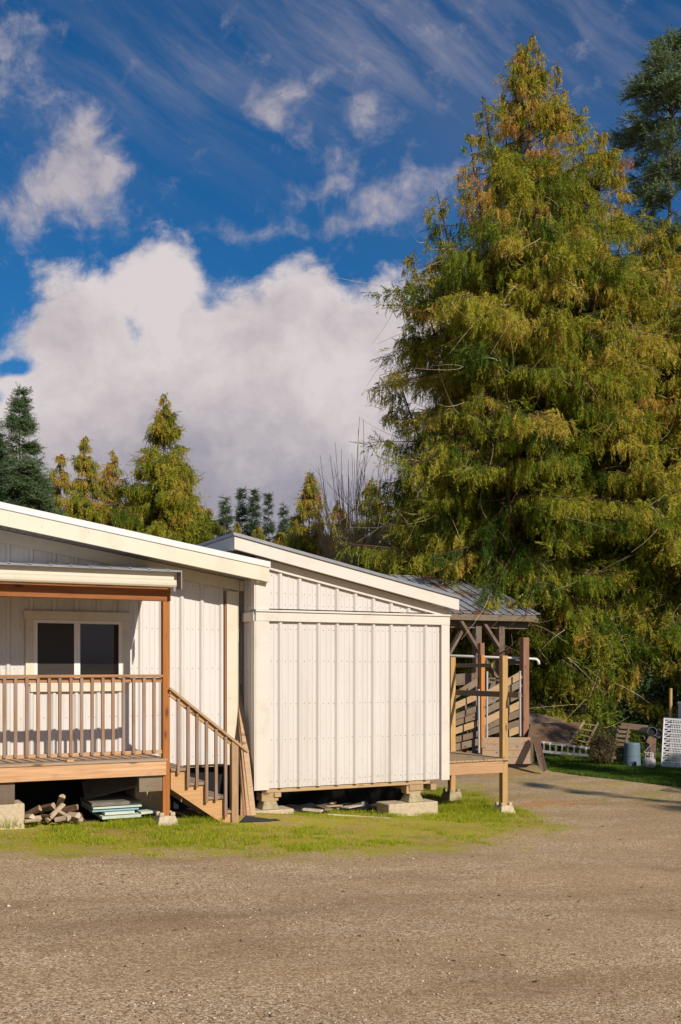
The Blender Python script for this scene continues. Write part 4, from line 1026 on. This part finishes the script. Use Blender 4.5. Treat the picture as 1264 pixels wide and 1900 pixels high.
    if cedar:
        cpos = sb[fi]+tipd[fi]*(vv*Ls[fi])[:, None]+out[fi]*((1-vv)*vv*.35*Ls[fi])[:, None]
        wl_ = Ls[fi]*.38*(1-.55*vv)*rng.uniform(.6, 1.25, NS*nf)
        dd = side[fi]*(sgn*.62)[:, None]+tipd[fi]*.8+rng.normal(0, .22, (NS*nf, 3)); wid = rng.uniform(.012, .026, NS*nf)*leaf
    else:
        cpos = sb[fi]+tipd[fi]*(vv*Ls[fi])[:, None]; wl_ = rng.uniform(.05, .10, NS*nf)*leaf
        dd = side[fi]*(sgn*.8)[:, None]+tipd[fi]*.7+rng.normal(0, .4, (NS*nf, 3)); wid = rng.uniform(.014, .026, NS*nf)*leaf
    dd /= np.linalg.norm(dd, axis=1, keepdims=True)
    v, tri = tris(cpos, cpos+dd*wl_[:, None], wid, rng)
    if H > 12 and prune is not None:   # branches kept clear of the shelter
        cw = cpos+base; ok_ = ~prune(cw)
        tri = tri[ok_]; stf = stone[fi][ok_]; vv = vv[ok_]; fi = fi[ok_]
        tri = np.arange(len(tri)*3).reshape(-1, 3); v = v.reshape(-1, 3, 3)[ok_].reshape(-1, 3)
    tn = np.clip(stone[fi]+rng.normal(0, .06, len(fi))+(.12*(vv-.5) if cedar else .2*(vv-.3)), 0, 1)
    npmesh('crown', v+base, tri, M[mat], root, attrs={'tone': tn})
    if twigs:
        k_ = rng.choice(np.nonzero(t[li] < .72)[0], twigs); a0 = st_[k_]; dr = np.column_stack([ld[k_, 0], ld[k_, 1], rng.uniform(-1.2, .4, twigs)])+rng.normal(0, .4, (twigs, 3)); dr /= np.linalg.norm(dr, axis=1, keepdims=True)
        ln = rng.uniform(.4, 1.3, twigs); cv = rng.normal(0, .42, (twigs, 3)); ss = np.linspace(0, 1, 5)
        out2 = np.column_stack([ud[li[k_]], np.zeros(twigs)])*.35
        pth = a0[:, None]+out2[:, None]+dr[:, None]*(ln[:, None]*ss[None])[..., None]+cv[:, None]*(ss**2)[None, :, None]
        v, qd = polytubes(pth, np.repeat((.0095*(1-.7*ss))[None], twigs, 0), 3)
        o = npmesh('dead_twigs', v+base, qd, M['twig'], root, k=4)
        tag(o, kind='stuff')
    return root, len(tri)
def prune(c):
    d = c-np.array(CAM); f = d@np.array(F); px = CX+FP*(d@np.array(R_))/f
    rz = zE+(c[:, 1]-yE)*rise/run+.10+.25*np.sin(c[:, 0]*3.1)*np.sin(c[:, 1]*2.3)
    fr_ = (c[:, 1] < yE-.1)
    top = np.where(fr_, zE+.9+.35*np.sin(c[:, 0]*2.0), rz)
    return (c[:, 0] < rx1+.5) & (c[:, 0] > rx0-2) & (c[:, 1] < yE+1.9) & (c[:, 2] < top)
def treeat(px, ytop, f):
    g0 = gat(px, f); return (g0.x, g0.y, g0.z-.05), at(px, ytop, f).z-g0.z
PB = [(0,.9), (.12,1), (.5,1.02), (.6,1.0), (.70,.88), (.745,.66), (.79,.46), (.83,.40), (.865,.34), (.91,.20), (.96,.12), (1,.03)]
PC = [(0,1), (.3,.9), (.5,.68), (.7,.42), (.85,.20), (.95,.07), (1,.01)]
PF = [(0,1), (.3,.82), (.6,.5), (.85,.17), (.95,.05), (1,.01)]
tot = 0
GC = 'big cedars beside the lean-to'
bs_, H = treeat(982, 62, 30); r, n = conifer('cedar_tree', 'tallest golden green cedar, its reddish top pointing up right of the centre', GC, bs_, H, 3.9, 560, 101, PB, tone=.38, rust=.30, twigs=900, dens=1.0, autosub=7,
    subs=[(a_*R_.x-b_*F.x, a_*R_.y-b_*F.y, zt_, zb_, rs_, n_) for a_, b_, zt_, zb_, rs_, n_ in [(-2.75,.4,.775,.55,1.1,40), (-1.35,.2,.905,.72,.85,34), (-1.9,1.0,.84,.62,.9,34), (-3.5,.3,.69,.45,1.15,42), (-3.9,.5,.52,.3,1.1,40), (.8,.3,.955,.76,.75,30), (1.5,.2,.895,.7,.85,32), (-.3,2.6,.72,.5,1.0,36), (1.6,2.4,.66,.42,1.1,36), (-1.6,3.0,.55,.34,1.1,36), (-3.6,1.2,.36,.14,1.1,36)]]); tot += n
bs_, H = treeat(1112, 232, 31); r, n = conifer('cedar_tree', 'second broad cedar merging with the right flank of the tallest one', GC, bs_, H, 4.0, 340, 102, PB, tone=.41, rust=.25, twigs=500, autosub=9); tot += n
bs_, H = treeat(1225, 400, 30.5); r, n = conifer('cedar_tree', 'cedar with a rounded top standing at the right edge before the blue spruce', GC, bs_, H, 4.0, 300, 103, PB, tone=.44, rust=.18, twigs=420, autosub=8); tot += n
bs_, H = treeat(800, 930, 33); r, n = conifer('cedar_tree', 'short dark cedar behind the roof of the open shelter', GC, bs_, H, 3.0, 110, 104, PB, tone=.28, rust=.1, twigs=120); tot += n
bs_, H = treeat(1330, 500, 29); r, n = conifer('cedar_tree', 'cedar cut by the right edge of the picture', GC, bs_, H, 3.6, 150, 105, PB, tone=.42, rust=.15, twigs=60, dens=.8); tot += n
bs_, H = treeat(1243, 62, 36); r, n = conifer('blue_spruce_tree', 'blue green spruce rising behind the cedars at the top right', None, bs_, H, 1.95, 210, 106, [(0,1), (.4,1.0), (.6,.8), (.72,.5), (.80,.8), (.87,.95), (.92,.65), (.97,.35), (1,.05)], 'fir', tone=.50, rust=.2, mat='spruceleaf', leaf=1.15, t0=.35); tot += n
GK = 'conifers standing behind the house roof'
for i, (px, yt, f, R, nb, mode, tone, lab) in enumerate([
    (305, 727, 44, 3.9, 190, 'cedar', .44, 'tallest golden cedar behind the house roof, with an open spire'),
    (158, 805, 46, 3.4, 130, 'cedar', .47, 'slim olive cedar, left neighbour of the short bronze spire'),
    (112, 838, 45, 3.4, 120, 'cedar', .52, 'bushy golden cedar just right of the dark spruce'),
    (210, 832, 47, 3.2, 130, 'cedar', .60, 'short bronze spired cedar left of the tallest golden one'),
    (258, 890, 48, 3.4, 110, 'cedar', .50, 'low cedar filling the gap left of the tallest golden one'),
    (385, 935, 46, 3.2, 100, 'cedar', .42, 'low cedar at the right foot of the tallest golden one'),
    (440, 968, 50, 3.2, 100, 'cedar', .50, 'low yellowish cedar above the peak of the shed roof'),
    (575, 866, 44, 2.8, 130, 'cedar', .55, 'spired golden cedar left of the bare shrub'),
    (520, 980, 48, 3.2, 100, 'cedar', .48, 'low cedar just left of the spired golden one'),
    (628, 925, 46, 3.2, 110, 'cedar', .52, 'small cedar behind the bare shrub stems'),
    (690, 880, 44, 3.2, 130, 'cedar', .42, 'dark leaning cedar between the bare shrub and the big cedars'),
    (760, 880, 42, 3.4, 140, 'cedar', .35, 'dark cedar half hidden behind the left edge of the big cedars'),
    (38, 716, 42, 2.7, 170, 'fir', .4, 'tall dark spruce with a sharp tip left above the house roof'),
    (-12, 775, 41, 2.6, 140, 'fir', .45, 'dark spruce cut by the left edge of the picture'),
    (80, 890, 43, 2.4, 80, 'fir', .55, 'low dark fir at the right foot of the tall dark spruce'),
    (418, 918, 84, 1.7, 80, 'fir', .5, 'small far fir, the leftmost of the five far ones'),
    (449, 903, 88, 1.5, 80, 'fir', .3, 'far dark fir second from the left'),
    (472, 904, 86, 1.7, 90, 'fir', .25, 'far dark fir with the fullest crown, middle of the five'),
    (498, 913, 90, 1.4, 70, 'fir', .35, 'far dark fir fourth from the left'),
    (527, 930, 92, 1.4, 60, 'fir', .5, 'far pale thin fir, the rightmost of the five'),
    (545, 955, 80, 1.5, 60, 'fir', .4, 'low far fir just left of the spired golden cedar'),
    (345, 880, 50, 3.4, 110, 'cedar', .36, 'green cedar overlapping the right side of the tallest golden one'),
    (60, 890, 50, 3.2, 90, 'cedar', .36, 'dull green cedar showing between the dark spruces'),
    (480, 970, 55, 3.2, 90, 'cedar', .5, 'low golden cedar under the far firs')]):
    bs_, H = treeat(px, yt, f)
    far = f > 70
    r, n = conifer('cedar_tree' if mode == 'cedar' else 'fir_tree', lab, GK, bs_, H, R*1.05, int(nb*(1.5 if not far else 2.6)), 200+i, PC if mode == 'cedar' else PF, mode, tone=tone, rust=.15, leaf=(1.2 if mode == 'cedar' else 1.1) if not far else 1.35, dens=1.35 if not far else 1.2, autosub=4 if mode == 'cedar' else 0,
                   mat='cedarleaf' if mode == 'cedar' else ('spruceleaf' if i in (12, 14) else 'firleaf'), t0=.3 if not far else .35, twigs=60 if mode == 'cedar' else 0); tot += n
# off to the right, outside the photograph: the conifers that shade the lawn
for i, (r0, f0_, h0) in enumerate([(12.7, 14.4, 9.9), (16.2, 13.6, 10.1), (19.6, 14.5, 9.9)]):
    p = CAM+R_*r0+F*f0_; conifer('cedar_tree', 'cedar standing beyond the right side of the yard', 'cedars beyond the right side of the yard', (p.x, p.y, -.4), h0, 3.0, 120, 300+i, PC, tone=.4, dens=.7, leaf=1.5)
p = CAM+R_*15.1+F*3.9; conifer('cedar_tree', 'narrow cedar whose shadow falls across the gravel', 'cedars beyond the right side of the yard', (p.x, p.y, -.2), 12.4, 2.1, 90, 333, PC, tone=.4, dens=.8, leaf=1.5)

# bare shrub with upright stems
def bare_shrub():
    rng = np.random.default_rng(55); f = 36; g0 = gat(665, f); g0 = np.array(g0)
    root = thing('bare_shrub', tuple(g0), 'tall leafless shrub with many upright bare stems behind the shed roof', 'shrub')
    paths = []; rads = []
    def grow(p, d, L, r, lev):
        K = 8; pts = [p]; dd = d.copy(); q = p.copy()
        for k in range(K-1):
            dd = dd+rng.normal(0, .035, 3)+np.array([0, 0, .02]); dd /= np.linalg.norm(dd); q = q+dd*L/(K-1); pts.append(q)
        pts = np.array(pts); paths.append(pts); rads.append(np.linspace(r, r*.28, K))
        if lev < 3 and L > .5:
            for _ in range(int([7, 7, 4][lev])):
                k = rng.integers(1, 6); s = dd*.8+rng.normal(0, .38, 3); s[2] = abs(s[2])+.4; s /= np.linalg.norm(s)
                grow(pts[k], s, L*rng.uniform(.25, .42)*(1-.08*k), max(.007, r*.45), lev+1)
    tops = [(598,862), (620,838), (640,822), (655,810), (668,792), (690,800), (700,780), (712,830), (640,880), (676,850), (610,900), (720,860)]
    tops = tops+[(rng.uniform(590, 735), rng.uniform(830, 940)) for _ in range(26)]
    for px, py in tops:
        e = np.array(at(px, py-25, f+rng.uniform(-1.5, 1.5))); s0 = g0+np.array([rng.normal(0, .25), rng.normal(0, .25), 0]); v = e-s0; L = np.linalg.norm(v); d = v/L
        d0 = d+np.array([0, 0, -.0]); grow(s0, d0/np.linalg.norm(d0), L*.96, .026, 1)
    v, q = polytubes(np.array(paths), np.array(rads), 4); npmesh('stems', v, q, M['stem'], root, k=4)
bare_shrub()
# leafy shrubs closing the gap under the cedars, and a brush pile
def bush(name, label, px, f, rx, rz, n, seed, mat, tone, group, leaf=.06):
    rng = np.random.default_rng(seed); g0 = np.array(gat(px, f)); root = thing(name, tuple(g0), label, 'bush', group)
    nt_ = 60; a = rng.uniform(0, 6.28, nt_); ss = np.linspace(0, 1, 5); el = rng.uniform(.3, 1.4, nt_)
    d = np.column_stack([np.cos(a)*np.cos(el)*rx, np.sin(a)*np.cos(el)*rx, np.sin(el)*rz]); pth = g0+d[:, None]*ss[None, :, None]+rng.normal(0, .05, (nt_, 5, 3))*ss[None, :, None]
    v, q = polytubes(pth, np.repeat((.02*(1-.8*ss))[None], nt_, 0), 4); npmesh('stems', v, q, M['barkg'], root, k=4)
    k = rng.integers(0, nt_, n); u = rng.uniform(.3, 1.05, n); c = g0+d[k]*u[:, None]+rng.normal(0, .13*rx, (n, 3)); c[:, 2] = np.maximum(c[:, 2], g0[2]+.02)
    dr = rng.normal(0, 1, (n, 3)); dr /= np.linalg.norm(dr, axis=1, keepdims=True)
    v, t = tris(c, c+dr*(leaf*rng.uniform(.6, 1.3, n))[:, None], rng.uniform(.5, .9, n)*leaf, rng)
    npmesh('foliage', v, t, M[mat], root, attrs={'tone': np.clip(rng.normal(tone, .2, n), 0, 1)})
GU = 'dark bushes under the cedars'
for i, (px, f, rx, rz, lab) in enumerate([(850, 30, 2.0, 2.6, 'dark bush behind the shelter, left of its posts'), (940, 30.5, 2.0, 2.8, 'dark bush seen through the shelter behind its posts'), (1030, 29.5, 1.9, 2.0, 'dark bush behind the plywood sheets'),
                                      (1120, 29.5, 1.9, 2.0, 'dark bush behind the brush pile'), (1210, 29, 1.9, 2.2, 'dark bush behind the bin and propane tank'), (1300, 28.5, 2.0, 2.4, 'dark bush behind the white grid panel')]):
    bush('bush', lab, px, f, rx, rz, 9000, 400+i, 'firleaf', .4, GU, .11)
bush('brush_pile', 'low pile of brown brush and cut twigs between ladder and pallet', 1118, 24.6, .45, .75, 5000, 450, 'brushleaf', .6, None, .035)

# ------------------------------------------------------------------ light, sky, camera
sd = Vector((-.15, 1, -.62)).normalized()
sun = bpy.data.lights.new('sun', 'SUN'); sun.energy = 4.8; sun.angle = math.radians(.5); sun.color = (1.0, .89, .76)
so_ = bpy.data.objects.new('sun', sun); COL.objects.link(so_); so_.rotation_euler = sd.to_track_quat('-Z', 'Y').to_euler(); so_.location = (0, -20, 20)

w = bpy.data.worlds.new('World'); S.world = w; w.use_nodes = True; nt = w.node_tree; g = G(nt)
bg = nt.nodes['Background']; bg.inputs['Strength'].default_value = .10
sky = g.n('ShaderNodeTexSky', sky_type='NISHITA'); sky.sun_disc = False; sky.sun_elevation = math.radians(31.5); sky.sun_rotation = math.radians(171.5); sky.air_density = 1.0; sky.dust_density = .3; sky.ozone_density = 2.5
dr = g.n('ShaderNodeTexCoord').outputs['Generated']
df = g.m('MAXIMUM', g.m('ABSOLUTE', g.vm('DOT_PRODUCT', dr, tuple(F))), .12); du = g.vm('DOT_PRODUCT', dr, tuple(R_))
sx = g.n('ShaderNodeSeparateXYZ'); g.l(dr, sx.inputs[0])
u = g.m('DIVIDE', du, df); v = g.m('DIVIDE', sx.outputs[2], df)
cb = g.n('ShaderNodeCombineXYZ'); g.l(u, cb.inputs[0]); g.l(v, cb.inputs[1]); UV0 = cb.outputs[0]
wp = g.vm('MULTIPLY', g.vm('SUBTRACT', g.noise(UV0, 7, 4, .55, out='Color'), (.5,.5,.5)), (.07,.07,0))
UV = g.vm('ADD', UV0, wp)
n_big = g.noise(UV0, 9, 7, .60); n_det = g.noise(UV, 26, 6, .62)
def gauss(px, py, a, b, k=1.0):
    c = ((px-CX)/FP, (HY-py)/FP, 0); d = g.vm('MULTIPLY', g.vm('SUBTRACT', UV, c), (FP/a, FP/b, 0))
    return g.m('MULTIPLY', g.m('EXPONENT', g.m('MULTIPLY', g.vm('DOT_PRODUCT', d, d), -1.0)), k)
# cumulus bank: top edge follows a curve over u
sp = g.n('ShaderNodeSeparateXYZ'); g.l(UV, sp.inputs[0]); uu, vv_ = sp.outputs[0], sp.outputs[1]
cv = g.n('ShaderNodeFloatCurve'); cm = cv.mapping.curves[0]
pts_ = [(-300,500), (-60,480), (60,458), (110,455), (170,478), (240,480), (290,438), (350,455), (380,490), (410,520), (450,515), (500,490), (555,468), (600,480), (650,540), (700,500), (740,478), (850,500), (1000,540), (1200,560), (1500,600)]
def mapu(px): return (px+300)/1800
while len(cm.points) > 2: cm.points.remove(cm.points[-1])
for i, (px, py) in enumerate(pts_):
    y = (HY-py)/FP
    if i == 0: cm.points[0].location = (mapu(px), y)
    elif i == 1: cm.points[1].location = (mapu(px), y)
    else: cm.points.new(mapu(px), y)
cv.mapping.update()
g.l(g.m('MULTIPLY_ADD', uu, FP/1800, (CX+300)/1800, clamp=True), cv.inputs['Value'])
edge = g.m('MULTIPLY', g.m('SUBTRACT', cv.outputs[0], vv_), 16.0)
bank = g.m('MINIMUM', g.m('MAXIMUM', edge, -1.5), 1.6)
holes = g.m('ADD', gauss(268, 612, 42, 58, .95), g.m('ADD', gauss(15, 600, 70, 100, 1.35), g.m('ADD', gauss(-10, 735, 60, 32, 1.6), gauss(40, 672, 50, 24, 1.2))))
bank = g.m('SUBTRACT', bank, holes)
bden = g.smooth(g.m('ADD', bank, g.m('ADD', g.m('MULTIPLY', g.m('SUBTRACT', n_det, .5), 1.2), g.m('MULTIPLY', g.m('SUBTRACT', n_big, .5), 1.6))), -.15, .48)
bl = [(150,270,60,65,1.2), (120,330,95,45,1.0), (185,225,38,38,.7), (215,310,35,30,.6), (195,395,45,32,.75), (30,385,60,60,.85), (10,190,45,60,.45), (15,70,60,60,.5), (80,130,60,60,.25),
      (520,190,60,38,.72), (500,225,30,25,.45), (580,170,40,30,.5), (660,145,60,26,.45), (710,225,55,45,.6), (620,300,32,25,.6), (600,345,45,18,.5), (680,350,70,36,.55), (745,385,75,40,.65), (790,330,60,30,.4), (570,400,60,22,.4), (640,400,50,26,.4), (490,410,20,20,.3), (425,415,25,20,.2)]
sm_ = None
for q in bl:
    e = gauss(*q); sm_ = e if sm_ is None else g.m('ADD', sm_, e)
puff = g.smooth(g.m('ADD', sm_, g.m('ADD', g.m('MULTIPLY', g.m('SUBTRACT', n_det, .5), 2.2), g.m('MULTIPLY', g.m('SUBTRACT', n_big, .5), 1.6))), .08, 1.35)
# cirrus streaks
mpc = mapped(g, UV0, (1, 1, 1), (0, 0, math.radians(38)))
mpc = mapped(g, g.vm('ADD', mpc, g.vm('MULTIPLY', g.noise(UV0, 5, 4, out='Color'), (.045,.045,0))), (3.0, 17, 1))
cn = g.noise(mpc, 1.4, 7, .66)
cmask = g.m('MULTIPLY', g.smooth(v, .34, .56), g.m('ADD', .25, g.m('ADD', gauss(900, 60, 420, 170, .9), g.m('ADD', gauss(620, 90, 260, 120, .6), gauss(230, 160, 200, 90, .55)))))
cir = g.m('MULTIPLY', g.m('MULTIPLY', g.smooth(cn, .30, .85), cmask), .8, clamp=True)
hz = g.m('MULTIPLY', gauss(930, 200, 260, 220, .24), 1.0)
cir = g.m('MAXIMUM', cir, hz)
# cloud colour: bright billows, greyer folds and base
cs_ = g.noise(UV, 6.5, 7, .62)
low = g.smooth(v, .12, .30)
cc1 = g.ramp(g.m('ADD', g.m('MULTIPLY', cs_, .75), g.m('MULTIPLY', low, .25)), [(.32, (2.9,2.85,3.5)), (.44, (3.9,3.65,4.2)), (.54, (5.4,4.9,5.1)), (.66, (7.0,6.4,6.4))])
# blue sky, deepened
skc = g.mix(1.0, sky.outputs[0], (.33,.60,.82), 'MULTIPLY')
hs = g.n('ShaderNodeHueSaturation'); hs.inputs['Saturation'].default_value = 1.10; hs.inputs['Value'].default_value = 1.0; g.l(skc, hs.inputs['Color'])
c = g.mix(g.m('MULTIPLY', cir, .6), hs.outputs[0], (3.4,3.3,4.0))
c = g.mix(g.m('MULTIPLY', puff, .85), c, g.ramp(n_det, [(.35, (3.6,3.4,4.0)), (.62, (5.6,5.0,5.2))]))
c = g.mix(bden, c, cc1)
# below the horizon
c = g.mix(g.smooth(sx.outputs[2], -.02, .02), (1.2,1.0,.8), c)
g.l(c, bg.inputs['Color'])

cam = bpy.data.cameras.new('camera'); co = bpy.data.objects.new('camera', cam); COL.objects.link(co)
co.location = CAM; co.rotation_euler = (math.pi/2, 0, -math.atan2(F.x, F.y)); cam.sensor_fit = 'VERTICAL'; cam.sensor_height = 36; cam.sensor_width = 24; cam.lens = 36.0
cam.shift_y = (HY-950)/1900.0; cam.shift_x = 0; cam.clip_start = .05; cam.clip_end = 3000
S.camera = co
S.view_settings.view_transform = 'Standard'; S.view_settings.look = 'None'; S.view_settings.exposure = 0; S.view_settings.gamma = 1
S.cycles.max_bounces = 6; S.cycles.diffuse_bounces = 3; S.cycles.transmission_bounces = 3; S.cycles.transparent_max_bounces = 4
